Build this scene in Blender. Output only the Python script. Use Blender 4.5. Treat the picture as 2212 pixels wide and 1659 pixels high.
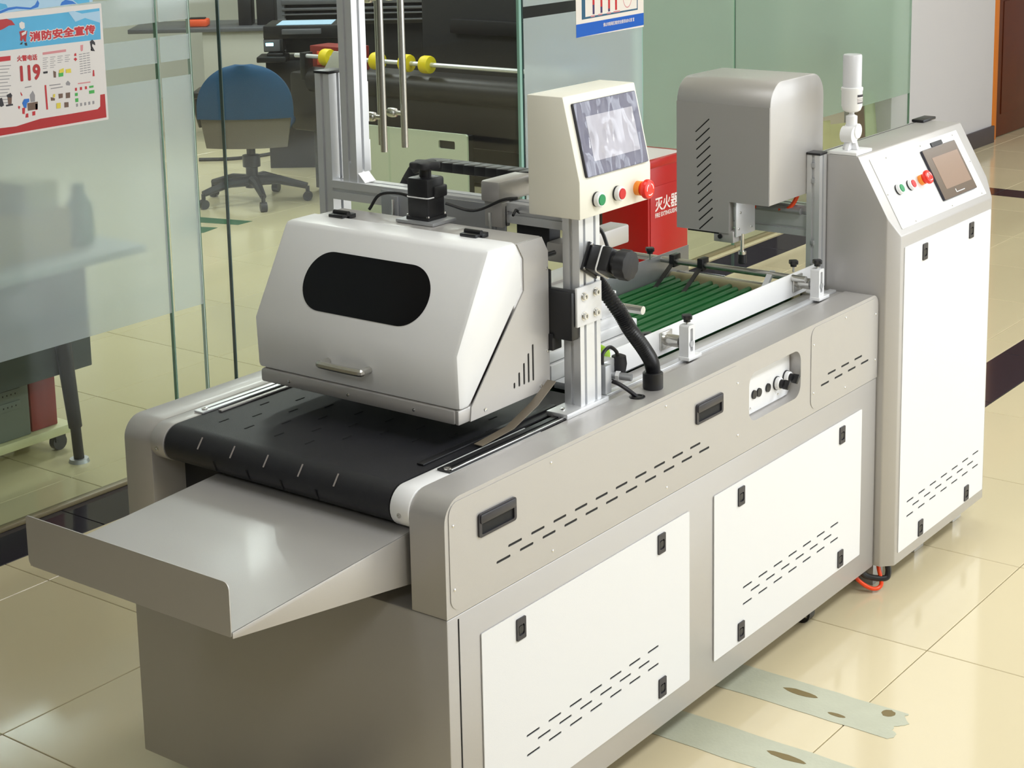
import bpy, bmesh, math, random
from mathutils import Vector, Matrix
random.seed(7)
PI = math.pi
for o in list(bpy.data.objects): bpy.data.objects.remove(o)
SC = bpy.context.scene
COL = SC.collection

# ------------------------------------------------------------------ camera
FPX = 3733.49; YAW, PIT, ROLL = 0.65086, 0.18922, -0.02054
CAM = Vector((-2.18071, -1.82404, 1.90337)); PY = 402.1
fw = Vector((math.cos(PIT)*math.cos(YAW), math.cos(PIT)*math.sin(YAW), -math.sin(PIT)))
rt = Vector((math.sin(YAW), -math.cos(YAW), 0)); up = rt.cross(fw)
rt, up = math.cos(ROLL)*rt + math.sin(ROLL)*up, -math.sin(ROLL)*rt + math.cos(ROLL)*up
cd = bpy.data.cameras.new('camera'); cam = bpy.data.objects.new('camera', cd); COL.objects.link(cam)
cd.sensor_width = 36; cd.lens = FPX/2212*36; cd.shift_y = -(829.5-PY)/2212; cd.clip_end = 60; cd.clip_start = .05
cam.matrix_world = Matrix((( rt.x, up.x, -fw.x, CAM.x), (rt.y, up.y, -fw.y, CAM.y), (rt.z, up.z, -fw.z, CAM.z), (0, 0, 0, 1)))
SC.camera = cam
def ray(px, py): return fw + rt*((px-1106)/FPX) - up*((py-PY)/FPX)
def on(px, py, ax, v):                       # the point on plane axis=v that a pixel shows
    d = ray(px, py); return CAM + d*((v-CAM[ax])/d[ax])
def dp(px, py, dep): return CAM + ray(px, py)*dep

# ------------------------------------------------------------------ light
SC.view_settings.view_transform = 'Standard'; SC.view_settings.look = 'None'
SC.view_settings.gamma = 1; SC.view_settings.exposure = 0.32
SC.view_settings.use_curve_mapping = False
w = bpy.data.worlds.new('world'); SC.world = w; w.use_nodes = True
w.node_tree.nodes['Background'].inputs[0].default_value = (.75, .85, 1, 1)
w.node_tree.nodes['Background'].inputs[1].default_value = .25
def area(name, loc, rot, sx, sy, power, col=(1, 1, 1)):
    l = bpy.data.lights.new(name, 'AREA'); l.shape = 'RECTANGLE'; l.size = sx; l.size_y = sy; l.energy = power; l.color = col
    o = bpy.data.objects.new(name, l); COL.objects.link(o); o.location = loc; o.rotation_euler = rot; return o
CEIL = 3.0
WX = (2.6, 5.6, 8.6)
for x in WX:                                 # daylight in the three windows of the hall's long wall
    area('window_daylight', (x, -4.98, 1.65), (PI/2, 0, 0), 2.6, 1.9, 55, (.90, .96, 1))
for x in (-2.6, .2, 3.0, 5.8, 8.6):          # ceiling panels of the hall: a bright row over the aisle, a dimmer one over the machine
    area('ceiling_panel_lamp', (x, -2.0, CEIL-.03), (0, 0, 0), 1.2, .6, 42 if x > -1 else 15, (.95, .98, 1))
    area('ceiling_panel_lamp', (x, .3, CEIL-.03), (0, 0, 0), 1.2, .3, 7.5, (.95, .98, 1))
for x in (3.2, 5.4, 7.8):                    # ceiling panels of the glazed office
    for y in (3.7, 6.1):
        area('office_panel_lamp', (x, y, CEIL-.03), (0, 0, 0), 1.2, .3, 28, (.97, 1, .98))

# ------------------------------------------------------------------ helpers
def lin(c): c /= 255; return c/12.92 if c <= .04045 else ((c+.055)/1.055)**2.4
def S(r, g, b): return (lin(r), lin(g), lin(b))
MATS = {}
def mat(name, col, rough=.5, metal=0., bump=0., bscale=150, var=0., vscale=4, coat=0., spec=.5, emit=0., rnd=0., trans=0., alpha=1.):
    m = bpy.data.materials.new(name); m.use_nodes = True; nt = m.node_tree; b = nt.nodes['Principled BSDF']
    b.inputs['Base Color'].default_value = (*col, 1); b.inputs['Roughness'].default_value = rough; b.inputs['Metallic'].default_value = metal
    b.inputs['Coat Weight'].default_value = coat; b.inputs['Coat Roughness'].default_value = .08; b.inputs['Specular IOR Level'].default_value = spec
    if trans: b.inputs['Transmission Weight'].default_value = trans
    b.inputs['Alpha'].default_value = alpha
    if emit: b.inputs['Emission Color'].default_value = (*col, 1); b.inputs['Emission Strength'].default_value = emit
    tc = nt.nodes.new('ShaderNodeTexCoord')
    src = None
    if var:
        n = nt.nodes.new('ShaderNodeTexNoise'); n.inputs['Scale'].default_value = vscale; n.inputs['Detail'].default_value = 5
        nt.links.new(tc.outputs['Object'], n.inputs['Vector'])
        mx = nt.nodes.new('ShaderNodeMix'); mx.data_type = 'RGBA'
        mx.inputs[6].default_value = (*[c*(1-var) for c in col], 1); mx.inputs[7].default_value = (*[min(1, c*(1+var)) for c in col], 1)
        nt.links.new(n.outputs['Fac'], mx.inputs[0]); src = mx.outputs[2]
    if rnd:
        oi = nt.nodes.new('ShaderNodeObjectInfo'); hs = nt.nodes.new('ShaderNodeHueSaturation'); mr = nt.nodes.new('ShaderNodeMapRange')
        mr.inputs[3].default_value = 1-rnd; mr.inputs[4].default_value = 1+rnd
        nt.links.new(oi.outputs['Random'], mr.inputs[0]); nt.links.new(mr.outputs[0], hs.inputs['Value'])
        if src: nt.links.new(src, hs.inputs['Color'])
        else: hs.inputs['Color'].default_value = (*col, 1)
        src = hs.outputs[0]
    if src: nt.links.new(src, b.inputs['Base Color'])
    if bump:
        n = nt.nodes.new('ShaderNodeTexNoise'); n.inputs['Scale'].default_value = bscale; n.inputs['Detail'].default_value = 3
        nt.links.new(tc.outputs['Object'], n.inputs['Vector'])
        bp = nt.nodes.new('ShaderNodeBump'); bp.inputs['Strength'].default_value = bump; bp.inputs['Distance'].default_value = .002
        nt.links.new(n.outputs['Fac'], bp.inputs['Height']); nt.links.new(bp.outputs[0], b.inputs['Normal'])
    MATS[name] = m; return m
mat('taupe', (.51, .492, .480), .40, .45, .10, 900, .015, 2, .1)
mat('white_paint', (.79, .79, .80), .35, 0, .08, 700, .01, 3)
mat('visor_white', (.86, .86, .865), .3, 0, .06, 700, .01, 3)
mat('cream', S(238, 235, 222), .4, 0, .05, 500)
mat('alu', (.72, .73, .75), .36, .55, .05, 300, .03, 9)
mat('alu_dark', (.45, .46, .48), .4, .6)
mat('steel', (.62, .61, .58), .25, .9)
mat('chrome', (.8, .8, .8), .12, 1)
mat('black', (.012, .012, .014), .38)
mat('black_matte', (.016, .016, .019), .6)
mat('slot_dark', (.006, .006, .007), .7)
mat('belt', (.013, .013, .017), .5, 0, .25, 900, .2, 30)
mat('belt_slot_dark', (.004, .004, .005), .8)
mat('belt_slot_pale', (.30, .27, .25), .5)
mat('handle_plastic', (.028, .026, .034), .35)
mat('window_black', (.004, .004, .006), .12, spec=.3)
mat('green_btn', S(0, 140, 80), .35)
mat('red_btn', S(205, 12, 18), .35)
mat('estop_red', S(240, 45, 30), .3)
mat('orange_ring', S(255, 150, 45), .4)
mat('white_plastic', (.85, .85, .86), .3)
mat('lamp_lens', (.84, .84, .88), .25, trans=.25)
mat('green_belt', S(20, 92, 42), .42)
mat('green_gap_shade', S(8, 48, 20), .6)  # dark green has the shade between the round belts put into it
mat('beige_roller', S(172, 165, 128), .5)
mat('lime', S(170, 225, 20), .4)
mat('orange_hose', S(250, 80, 30), .35)
mat('white_tie', (.8, .8, .8), .4)
mat('label_grey', S(150, 156, 160), .5)
mat('screen_film', S(128, 128, 146), .1, 0, 0)
mat('screen_brown', S(150, 126, 110), .18)
mat('screen_edge', S(38, 38, 50), .3)
mat('screen_frame_brown', S(98, 82, 68), .25)
mat('tile', S(212, 199, 166), .11, 0, .02, 4, .025, 2.2, rnd=.025)
mat('tile_office', S(205, 196, 160), .12, 0, .02, 4, .025, 2.2, rnd=.025)
mat('grout', S(120, 108, 84), .8)
mat('slab', S(46, 42, 50), .1, 0, .02, 5, .15, 30, rnd=.06)
mat('wall', S(200, 197, 199), .7, 0, .05, 60)
mat('wall_office', S(205, 208, 200), .7)
mat('ceiling', S(225, 225, 222), .8)
mat('skirting', S(62, 54, 58), .4)
mat('door_wood', S(82, 32, 6), .35, 0, 0, 10, .25, 6)
mat('door_frame', S(205, 112, 8), .4)
mat('tape', S(186, 188, 168), .4, 0, .35, 120, .12, 14)
mat('tape_tear', S(122, 106, 66), .6)
mat('red_box', S(178, 18, 14), .3, 0, .04, 300, .06, 5)
mat('print_white', S(235, 225, 222), .5)
mat('paper', S(228, 222, 220), .5)
mat('poster_cream', S(236, 228, 222), .45)
mat('sky_blue', S(78, 172, 218), .45, 0, 0, 10, .22, 9)
mat('sky_pale', S(170, 205, 232), .45)
mat('deep_blue', S(18, 110, 205), .45)
mat('poster_red', S(178, 8, 16), .4, 0, 0, 10, .12, 6)
mat('ink_red', S(196, 34, 44), .5)
mat('ink_pink', S(214, 140, 145), .5)
mat('ink_grey', S(150, 146, 150), .5)
mat('ink_black', S(40, 36, 44), .5)
mat('ink_green', S(70, 175, 80), .5)
mat('ink_yellow', S(226, 206, 70), .5)
mat('ink_brown', S(110, 84, 70), .5)
mat('ink_violet', S(58, 42, 96), .5)
mat('banner_blue', S(0, 92, 196), .4)
mat('teal_frame', S(40, 92, 125), .4)
mat('chair_blue', S(26, 74, 112), .85, 0, .4, 300, .1, 20)
mat('chair_grey', S(112, 106, 98), .7, 0, .3, 200)
mat('office_white', S(190, 190, 182), .5)
mat('office_panel', S(196, 204, 186), .5)
mat('office_dark', S(21, 20, 25), .45)
mat('office_grey', S(104, 106, 112), .4, .3)
mat('yellow', S(228, 206, 8), .5)
mat('orange_plastic', S(235, 90, 45), .45)
mat('red_plastic', S(135, 34, 26), .5)
mat('led', S(160, 235, 255), .3, emit=6)
mat('carton', S(158, 132, 70), .8, 0, .1, 80, .08, 6)
mat('desk_grey', S(58, 66, 62), .6)
mat('pc_case', S(112, 120, 112), .5)
mat('cart_cream', S(205, 205, 160), .5)
mat('plywood', S(178, 168, 118), .7, 0, 0, 10, .1, 8)
mat('board_brown', S(98, 70, 46), .7)
mat('board_pale', S(170, 178, 140), .7)
mat('strip_brown', S(120, 110, 96), .4)
mat('channel', S(128, 118, 88), .4)
mat('floor_green', S(24, 88, 52), .5)
def glass_mat(name, tint, frost=None):
    m = bpy.data.materials.new(name); m.use_nodes = True; nt = m.node_tree; nt.nodes.clear()
    out = nt.nodes.new('ShaderNodeOutputMaterial'); tr = nt.nodes.new('ShaderNodeBsdfTransparent'); tr.inputs[0].default_value = (*tint, 1)
    gl = nt.nodes.new('ShaderNodeBsdfGlossy'); gl.inputs['Roughness'].default_value = .03
    lw = nt.nodes.new('ShaderNodeLayerWeight'); pw = nt.nodes.new('ShaderNodeMath'); pw.operation = 'POWER'; pw.inputs[1].default_value = 5
    fr = nt.nodes.new('ShaderNodeMath'); fr.operation = 'MULTIPLY_ADD'; fr.inputs[1].default_value = .9; fr.inputs[2].default_value = .02
    lw.inputs[0].default_value = .5; nt.links.new(lw.outputs['Facing'], pw.inputs[0]); nt.links.new(pw.outputs[0], fr.inputs[0])
    mx = nt.nodes.new('ShaderNodeMixShader')
    if frost:
        df = nt.nodes.new('ShaderNodeBsdfDiffuse'); df.inputs[0].default_value = (*frost, 1)
        tl = nt.nodes.new('ShaderNodeBsdfTranslucent'); tl.inputs[0].default_value = (*frost, 1)
        rf = nt.nodes.new('ShaderNodeBsdfRefraction'); rf.inputs['Color'].default_value = (*tint, 1); rf.inputs['Roughness'].default_value = .25; rf.inputs['IOR'].default_value = 1.12
        a = nt.nodes.new('ShaderNodeMixShader'); a.inputs[0].default_value = .42
        b = nt.nodes.new('ShaderNodeMixShader'); b.inputs[0].default_value = .68
        nt.links.new(df.outputs[0], a.inputs[1]); nt.links.new(tl.outputs[0], a.inputs[2])
        nt.links.new(a.outputs[0], b.inputs[1]); nt.links.new(rf.outputs[0], b.inputs[2]); base = b.outputs[0]
    else: base = tr.outputs[0]
    nt.links.new(fr.outputs[0], mx.inputs[0]); nt.links.new(base, mx.inputs[1]); nt.links.new(gl.outputs[0], mx.inputs[2])
    nt.links.new(mx.outputs[0], out.inputs[0]); MATS[name] = m; return m
glass_mat('glass', (.945, .975, .955)); glass_mat('film', (.92, .97, .985), (.88, .94, .97)); mat('glass_edge', S(112, 150, 128), .2)
mat('edge_pale', S(190, 212, 202), .2); mat('edge_dark', S(52, 78, 78), .2); mat('edge_teal', S(140, 182, 172), .2)
glass_mat('film_green_dim', (.84, .93, .86), (.66, .78, .69))  # green glass tint, with the dim light behind these panels painted into the film
def crinkle(name):
    m = MATS[name]; nt = m.node_tree; b = nt.nodes['Principled BSDF']; tc = nt.nodes.new('ShaderNodeTexCoord')
    n = nt.nodes.new('ShaderNodeTexVoronoi'); n.inputs['Scale'].default_value = 34; n.feature = 'SMOOTH_F1'
    mp = nt.nodes.new('ShaderNodeMapping'); mp.inputs['Scale'].default_value = (1, 1, .45); nt.links.new(tc.outputs['Object'], mp.inputs[0]); nt.links.new(mp.outputs[0], n.inputs['Vector'])
    bp = nt.nodes.new('ShaderNodeBump'); bp.inputs['Strength'].default_value = 1; bp.inputs['Distance'].default_value = .014
    nt.links.new(n.outputs['Distance'], bp.inputs['Height']); nt.links.new(bp.outputs[0], b.inputs['Normal'])
crinkle('screen_film')

class MB:
    """collects shapes, builds ONE mesh object"""
    def __init__(s): s.v = []; s.f = []; s.m = []
    def add(s, vs, fs, mi=0, T=None):
        k = len(s.v)
        s.v += [tuple(T @ Vector(p)) if T else tuple(p) for p in vs]
        s.f += [tuple(i+k for i in f) for f in fs]; s.m += [mi]*len(fs); return s
    def bm(s, b, mi=0, T=None):
        b.verts.index_update(); s.add([v.co.copy() for v in b.verts], [[v.index for v in f.verts] for f in b.faces], mi, T); b.free(); return s
    def box(s, x0, x1, y0, y1, z0, z1, bev=0, mi=0, T=None, seg=2):
        b = bmesh.new(); bmesh.ops.create_cube(b, size=1)
        for v in b.verts: v.co = Vector(((x0+x1)/2+v.co.x*(x1-x0), (y0+y1)/2+v.co.y*(y1-y0), (z0+z1)/2+v.co.z*(z1-z0)))
        if bev: bmesh.ops.bevel(b, geom=b.edges[:], offset=bev, segments=seg, affect='EDGES', profile=.5)
        return s.bm(b, mi, T)
    def prism(s, poly, a, c, ax='y', bev=0, mi=0, T=None, seg=2):
        mp = {'y': lambda p, t: (p[0], t, p[1]), 'x': lambda p, t: (t, p[0], p[1]), 'z': lambda p, t: (p[0], p[1], t)}[ax]
        b = bmesh.new(); n = len(poly)
        lo = [b.verts.new(mp(p, a)) for p in poly]; hi = [b.verts.new(mp(p, c)) for p in poly]
        b.faces.new(lo); b.faces.new(hi[::-1])
        for i in range(n): b.faces.new((lo[i], hi[i], hi[(i+1) % n], lo[(i+1) % n]))
        bmesh.ops.recalc_face_normals(b, faces=b.faces[:])
        if bev:
            es = [e for e in b.edges if len(e.link_faces) == 2 and e.calc_face_angle(0) > .6]
            bmesh.ops.bevel(b, geom=es, offset=bev, segments=seg, affect='EDGES', profile=.5)
        return s.bm(b, mi, T)
    def cyl(s, p0, p1, r0, r1=None, n=20, mi=0, T=None, caps=True):
        return s.tube([p0, p1], [r0, r0 if r1 is None else r1], n, mi, T, caps)
    def tube(s, path, r, n=10, mi=0, T=None, caps=True):
        P = [Vector(p) for p in path]; R = r if isinstance(r, (list, tuple)) else [r]*len(P)
        vs = []; fs = []; prev = None
        for i, p in enumerate(P):
            d = (P[min(i+1, len(P)-1)]-P[max(i-1, 0)]).normalized()
            if prev is None: a = d.orthogonal().normalized()
            else: a = (prev - d*prev.dot(d)); a = a.normalized() if a.length > 1e-6 else d.orthogonal().normalized()
            prev = a; c = d.cross(a)
            vs += [p + (a*math.cos(2*PI*k/n) + c*math.sin(2*PI*k/n))*R[i] for k in range(n)]
        for i in range(len(P)-1):
            fs += [(i*n+k, i*n+(k+1) % n, (i+1)*n+(k+1) % n, (i+1)*n+k) for k in range(n)]
        if caps: fs += [tuple(range(n))[::-1], tuple((len(P)-1)*n+k for k in range(n))]
        return s.add(vs, fs, mi, T)
    def lathe(s, prof, base, ax=(0, 0, 1), n=28, mi=0, T=None):   # prof: (radius, height)
        ax = Vector(ax).normalized(); return s.tube([Vector(base)+ax*h for _, h in prof], [max(r, 1e-5) for r, _ in prof], n, mi, T) if all(prof[i+1][1] > prof[i][1] for i in range(len(prof)-1)) else s._lathe(prof, base, ax, n, mi, T)
    def _lathe(s, prof, base, ax, n, mi, T):
        a = ax.orthogonal().normalized(); c = ax.cross(a); vs = []; fs = []
        for r, h in prof:
            vs += [Vector(base)+ax*h+(a*math.cos(2*PI*k/n)+c*math.sin(2*PI*k/n))*max(r, 1e-5) for k in range(n)]
        for i in range(len(prof)-1):
            fs += [(i*n+k, i*n+(k+1) % n, (i+1)*n+(k+1) % n, (i+1)*n+k) for k in range(n)]
        fs += [tuple(range(n))[::-1], tuple((len(prof)-1)*n+k for k in range(n))]
        return s.add(vs, fs, mi, T)
    def plate(s, outer, holes, th, T, mi=0):
        """flat sheet with real openings, in local (u, v), th thick towards +w"""
        cu = bpy.data.curves.new('c', 'CURVE'); cu.dimensions = '2D'; cu.fill_mode = 'BOTH'; cu.extrude = th/2
        for loop in [outer]+holes:
            sp = cu.splines.new('POLY'); sp.points.add(len(loop)-1); sp.use_cyclic_u = True
            for i, p in enumerate(loop): sp.points[i].co = (p[0], p[1], 0, 1)
        ob = bpy.data.objects.new('c', cu); me = bpy.data.meshes.new_from_object(ob)
        s.add([(v.co.x, v.co.y, v.co.z+th/2) for v in me.vertices], [list(p.vertices) for p in me.polygons], mi, T)
        bpy.data.objects.remove(ob); bpy.data.curves.remove(cu); bpy.data.meshes.remove(me); return s
    def text(s, body, size, T, th=.0006, mi=0, bold=0., width=None, align='LEFT'):
        cu = bpy.data.curves.new('t', 'FONT'); cu.body = body; cu.size = size; cu.extrude = th/2; cu.align_x = align; cu.resolution_u = 3
        ob = bpy.data.objects.new('t', cu); me = bpy.data.meshes.new_from_object(ob)
        k = 1
        if width and len(me.vertices):
            xs = [v.co.x for v in me.vertices]; k = width/(max(xs)-min(xs)+1e-9)
        for t, (ax, ay) in enumerate([(0, 0)] if not bold else [(bold*math.cos(t*PI/4), bold*math.sin(t*PI/4)) for t in range(8)]):
            s.add([(v.co.x*k+ax, v.co.y+ay, v.co.z+th/2+t*.00003) for v in me.vertices], [list(p.vertices) for p in me.polygons], mi, T)
        bpy.data.objects.remove(ob); bpy.data.curves.remove(cu); bpy.data.meshes.remove(me); return s
    def build(s, name, mats, parent=None, origin=None, keep=False):
        ms = mats if isinstance(mats, (list, tuple)) else [mats]
        if parent is not None: org = wloc(parent)
        elif origin is not None: org = Vector(origin)
        else:
            xs, ys, zs = zip(*s.v); org = Vector(((min(xs)+max(xs))/2, (min(ys)+max(ys))/2, min(zs)))
        me = bpy.data.meshes.new(name); me.from_pydata([tuple(Vector(p)-org) for p in s.v], [], s.f); me.polygons.foreach_set('material_index', s.m)
        for m in ms: me.materials.append(MATS[m])
        if not keep:
            b = bmesh.new(); b.from_mesh(me); bmesh.ops.recalc_face_normals(b, faces=b.faces[:]); b.to_mesh(me); b.free()
        me.polygons.foreach_set('use_smooth', [True]*len(me.polygons)); me.set_sharp_from_angle(angle=math.radians(32)); me.update()
        o = bpy.data.objects.new(name, me); COL.objects.link(o)
        if parent is not None: o.parent = parent
        else: o.location = org
        return o
def wloc(o):
    p = Vector(o.location)
    while o.parent: o = o.parent; p += o.location
    return p
def tag(o, label, cat, group=None):
    o['label'] = label; o['category'] = cat
    if group: o['group'] = group
    return o
def thing(name, loc, label, cat, group=None):
    o = bpy.data.objects.new(name, None); o.empty_display_size = .05; COL.objects.link(o); o.location = loc
    return tag(o, label, cat, group)
def struct(o): o['kind'] = 'structure'; return o
def share(src, name, parent, off):          # a copy of a part that shares its mesh
    c = src.copy(); c.name = name; COL.objects.link(c); c.parent = parent; c.location = Vector(src.location)+Vector(off); return c
def rrect(x0, x1, z0, z1, r, n=6):
    rs = r if isinstance(r, (list, tuple)) else [r]*4        # bl, br, tr, tl
    pts = []
    for (cx, cz, a0, rr) in ((x0+rs[0], z0+rs[0], PI, rs[0]), (x1-rs[1], z0+rs[1], 1.5*PI, rs[1]), (x1-rs[2], z1-rs[2], 0, rs[2]), (x0+rs[3], z1-rs[3], .5*PI, rs[3])):
        if rr <= 1e-6: pts.append((cx, cz)); continue
        pts += [(cx+rr*math.cos(a0+PI/2*k/n), cz+rr*math.sin(a0+PI/2*k/n)) for k in range(n+1)]
    return pts
def slot(x0, x1, z, h=.005): return rrect(x0, x1, z-h/2, z+h/2, h*.49, 4)
def FY(y):   # local (u, v, w) -> (x, z), w towards the viewer (-y)
    return Matrix(((1, 0, 0, 0), (0, 0, -1, y), (0, 1, 0, 0), (0, 0, 0, 1)))
def FX(x):   # local (u, v, w) -> (-y.., z), w towards -x ; u runs towards -y
    return Matrix(((0, 0, -1, x), (-1, 0, 0, 0), (0, 1, 0, 0), (0, 0, 0, 1)))
def TL(o, u, v):   # frame from origin and two axes
    o, u, v = Vector(o), Vector(u).normalized(), Vector(v).normalized(); w_ = u.cross(v)
    return Matrix(((u.x, v.x, w_.x, o.x), (u.y, v.y, w_.y, o.y), (u.z, v.z, w_.z, o.z), (0, 0, 0, 1)))
def bez(pts, n=40):   # Catmull-Rom through points
    P = [Vector(p) for p in pts]; P = [2*P[0]-P[1]]+P+[2*P[-1]-P[-2]]; out = []
    for i in range(1, len(P)-2):
        m = max(2, n//(len(P)-3))
        for k in range(m):
            t = k/m; a, b, c, d = P[i-1:i+3]
            out.append(.5*((2*b)+(c-a)*t+(2*a-5*b+4*c-d)*t*t+(3*b-a-3*c+d)*t**3))
    return out+[P[-2]]

# ------------------------------------------------------------------ room shell
GY = 2.26                                        # plane of the glass partition
fl = struct(MB().box(-6, 13, -5, 9, -.14, -.012).build('floor', 'grout', origin=(3, 2, -.14)))
def tiles(name, x0, x1, y0, y1, xs, ys, m, clip):
    src = {}
    i = math.floor((x0-xs)/.6)
    while xs+i*.6 < x1:
        j = math.floor((y0-ys)/.6)
        while ys+j*.6 < y1:
            a, b = max(xs+i*.6, x0), min(xs+i*.6+.6, x1); c, d = max(ys+j*.6, y0), min(ys+j*.6+.6, y1); j += 1
            if b-a < .02 or d-c < .02: continue
            pr = [((p-CAM).dot(rt)/max((p-CAM).dot(fw), .01)*FPX+1106, PY-(p-CAM).dot(up)/max((p-CAM).dot(fw), .01)*FPX) for p in (Vector((x, y, 0)) for x in (a, b) for y in (c, d))]
            if clip and (max(p[0] for p in pr) < -150 or min(p[0] for p in pr) > 2360 or min(p[1] for p in pr) > 1800): continue
            k = (round(b-a, 3), round(d-c, 3))
            if k not in src:
                o = MB().box(0, k[0]-.0025, 0, k[1]-.0025, -.012, 0, .0012, 0, None, 1).build(name, m, origin=(0, 0, 0))
                o.parent = fl; o.location = Vector((a, c, 0))-fl.location; src[k] = o
            else:
                o = src[k].copy(); COL.objects.link(o); o.name = name; o.location = Vector((a, c, 0))-fl.location
        i += 1
tiles('floor_tile', -2.1, 6.9, -2.05, .35, .298, -.25, 'tile', False)
tiles('floor_tile', -2.1, 6.9, .55, 2.05, -.05, 1.26, 'tile', False)
tiles('floor_tile', 7.1, 12, -2.05, 2.7, 7.1, .55, 'tile', False)
tiles('office_tile', .3, 7.0, 2.27, 7.4, .5, 2.45, 'tile_office', False)
tiles('border_slab', -2.1, 6.9, 2.05, 2.25, .3, 1.9, 'slab', False)
tiles('border_slab', -2.1, 6.9, .35, .55, 1.6, .2, 'slab', False)
tiles('border_slab', 6.9, 7.1, -2.05, 2.05, 6.7, -.05, 'slab', False)
rest = MB()
for (a, b, c, d) in ((-6, -2.1, -5, 9), (-2.1, 13, -5, -2.05), (-2.1, .3, 2.27, 9), (12, 13, -2.05, 2.7), (7.0, 13, 2.7, 9), (.3, 7.0, 7.4, 9)): rest.box(a, b, c, d, -.012, -.001)
rest.build('outer_floor', 'tile', fl)
struct(MB().box(-6, 13, -5, 9, CEIL, CEIL+.1).build('ceiling', 'ceiling'))
mat('wall_grey', (.10, .10, .105), .7)
struct(MB().box(-6.1, -6, -5, 9, 0, CEIL).build('wall_left', 'wall_grey'))
struct(MB().box(12.9, 13, -5, 9, 0, CEIL).build('wall_right', 'wall'))
struct(MB().box(-6, 13, 9, 9.1, 0, CEIL).build('wall_back', 'wall_office'))
wf = MB().plate(rrect(-6, 13, 0, CEIL, 0), [rrect(x-1.3, x+1.3, .7, 2.6, 0) for x in WX], .15, FY(-5.0))
struct(wf.build('wall_front', 'wall'))
for i, x in enumerate(WX):
    f = MB()
    for t in (-1.3, 0, 1.25): f.box(x+t, x+t+.05, -5.1, -5.03, .7, 2.6)
    f.box(x-1.3, x+1.3, -5.1, -5.03, .7, .75); f.box(x-1.3, x+1.3, -5.1, -5.03, 2.55, 2.6)
    struct(f.build('window_%d' % (i+10), 'alu'))
# white pillar wall and its skirting, wooden door beyond
struct(MB().box(7.03, 8.56, 2.42, 2.72, 0, CEIL, .004).build('wall_pillar', 'wall'))
struct(MB().box(7.03, 8.575, 2.405, 2.42, 0, .11, .002).box(8.56, 8.575, 2.42, 2.72, 0, .11, .002).build('baseboard_pillar', 'skirting'))
d3 = struct(MB().box(8.69, 9.9, 2.46, 2.50, .005, 2.2, .003).build('door_3', 'door_wood'))
MB().box(8.60, 8.69, 2.44, 2.52, 0, 2.3, .004).box(9.9, 9.99, 2.44, 2.52, 0, 2.3, .004).box(8.60, 9.99, 2.44, 2.52, 2.2, 2.3, .004).build('door_frame', 'door_frame', d3)
for z0, z1 in ((.15, .9), (1.05, 1.95)): MB().box(8.80, 9.8, 2.452, 2.462, z0, z1, .004).build('door_panel', 'door_wood', d3)
struct(MB().box(9.99, 13, 2.45, 2.60, 0, CEIL).build('wall_far', 'wall'))

# ------------------------------------------------------------------ glass partition
def pane(name, x0, x1, film=None, bands=(), y=GY, fm='film', z1=2.6, ec=('glass_edge', 'glass_edge', .0025, .0025)):
    p = struct(MB().box(x0+.002, x1-.002, y-.006, y+.006, .012, z1).build(name, 'glass', keep=False))
    MB().box(x0, x0+ec[2], y-.0063, y+.0063, .012, z1).build('glass_edge', ec[0], p); MB().box(x1-ec[3], x1, y-.0063, y+.0063, .012, z1).build('glass_edge', ec[1], p)
    if film:
        zz = film; cuts = list(bands)+[(z1, z1)]
        for (a, b) in cuts:
            MB().box(x0+.006, x1-.006, y-.0075, y-.0068, zz, a).build('frosted_film', fm, p); zz = b
    MB().box(x0, x1, y-.014, y+.014, 0, .013, .002).build('bottom_channel', 'channel', p)
    return p
BL = ((1.247, 1.296), (1.375, 1.421), (1.503, 1.55))
pane('window_1', -1.6, 1.388, .502, BL, ec=('glass_edge', 'glass_edge', .002, .003)); pane('window_2', 1.390, 1.522, .502, BL, ec=('edge_pale', 'edge_pale', .001, .003)); pane('window_3', 1.524, 1.652, ec=('glass_edge', 'edge_dark', .001, .004))
BR = ((1.27, 1.316), (1.40, 1.445)); pane('window_4', 3.262, 4.132, .49, BR, ec=('edge_dark', 'edge_teal', .003, .008))
pane('window_5', 4.138, 5.014, .50, ((1.27, 1.316),), GY+.05, 'film_green_dim'); pane('window_6', 5.018, 7.02, .52, ((1.27, 1.316),), GY+.05, 'film_green_dim')
for n, (a, b, hx) in enumerate(((1.658, 2.452, 2.365), (2.456, 3.256, 2.478))):
    d = struct(MB().box(a, b, GY-.006, GY+.006, .02, 2.45).build('door_%d' % (n+1), 'glass'))
    if n == 1: MB().box(b-.016, b, GY-.0063, GY+.0063, .02, 2.45).build('glass_edge', 'edge_teal', d)
    h = MB()
    for s in (-1, 1): h.cyl((hx, GY+s*.055, .877), (hx, GY+s*.055, 1.95), .0125, None, 20)
    hb = h.build('pull_handle', 'steel', d)
    k = MB()
    for z in (1.0, 1.42, 1.83): k.lathe([(.008, -.055), (.008, -.02), (.016, -.016), (.018, 0), (.016, .016), (.008, .02), (.008, .055)], (hx, GY, z), (0, 1, 0), 16)
    k.build('handle_standoff', 'steel', hb)
    MB().box(a, b, GY-.016, GY+.016, .02, .1, .003).build('bottom_rail', 'alu', d)

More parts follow.
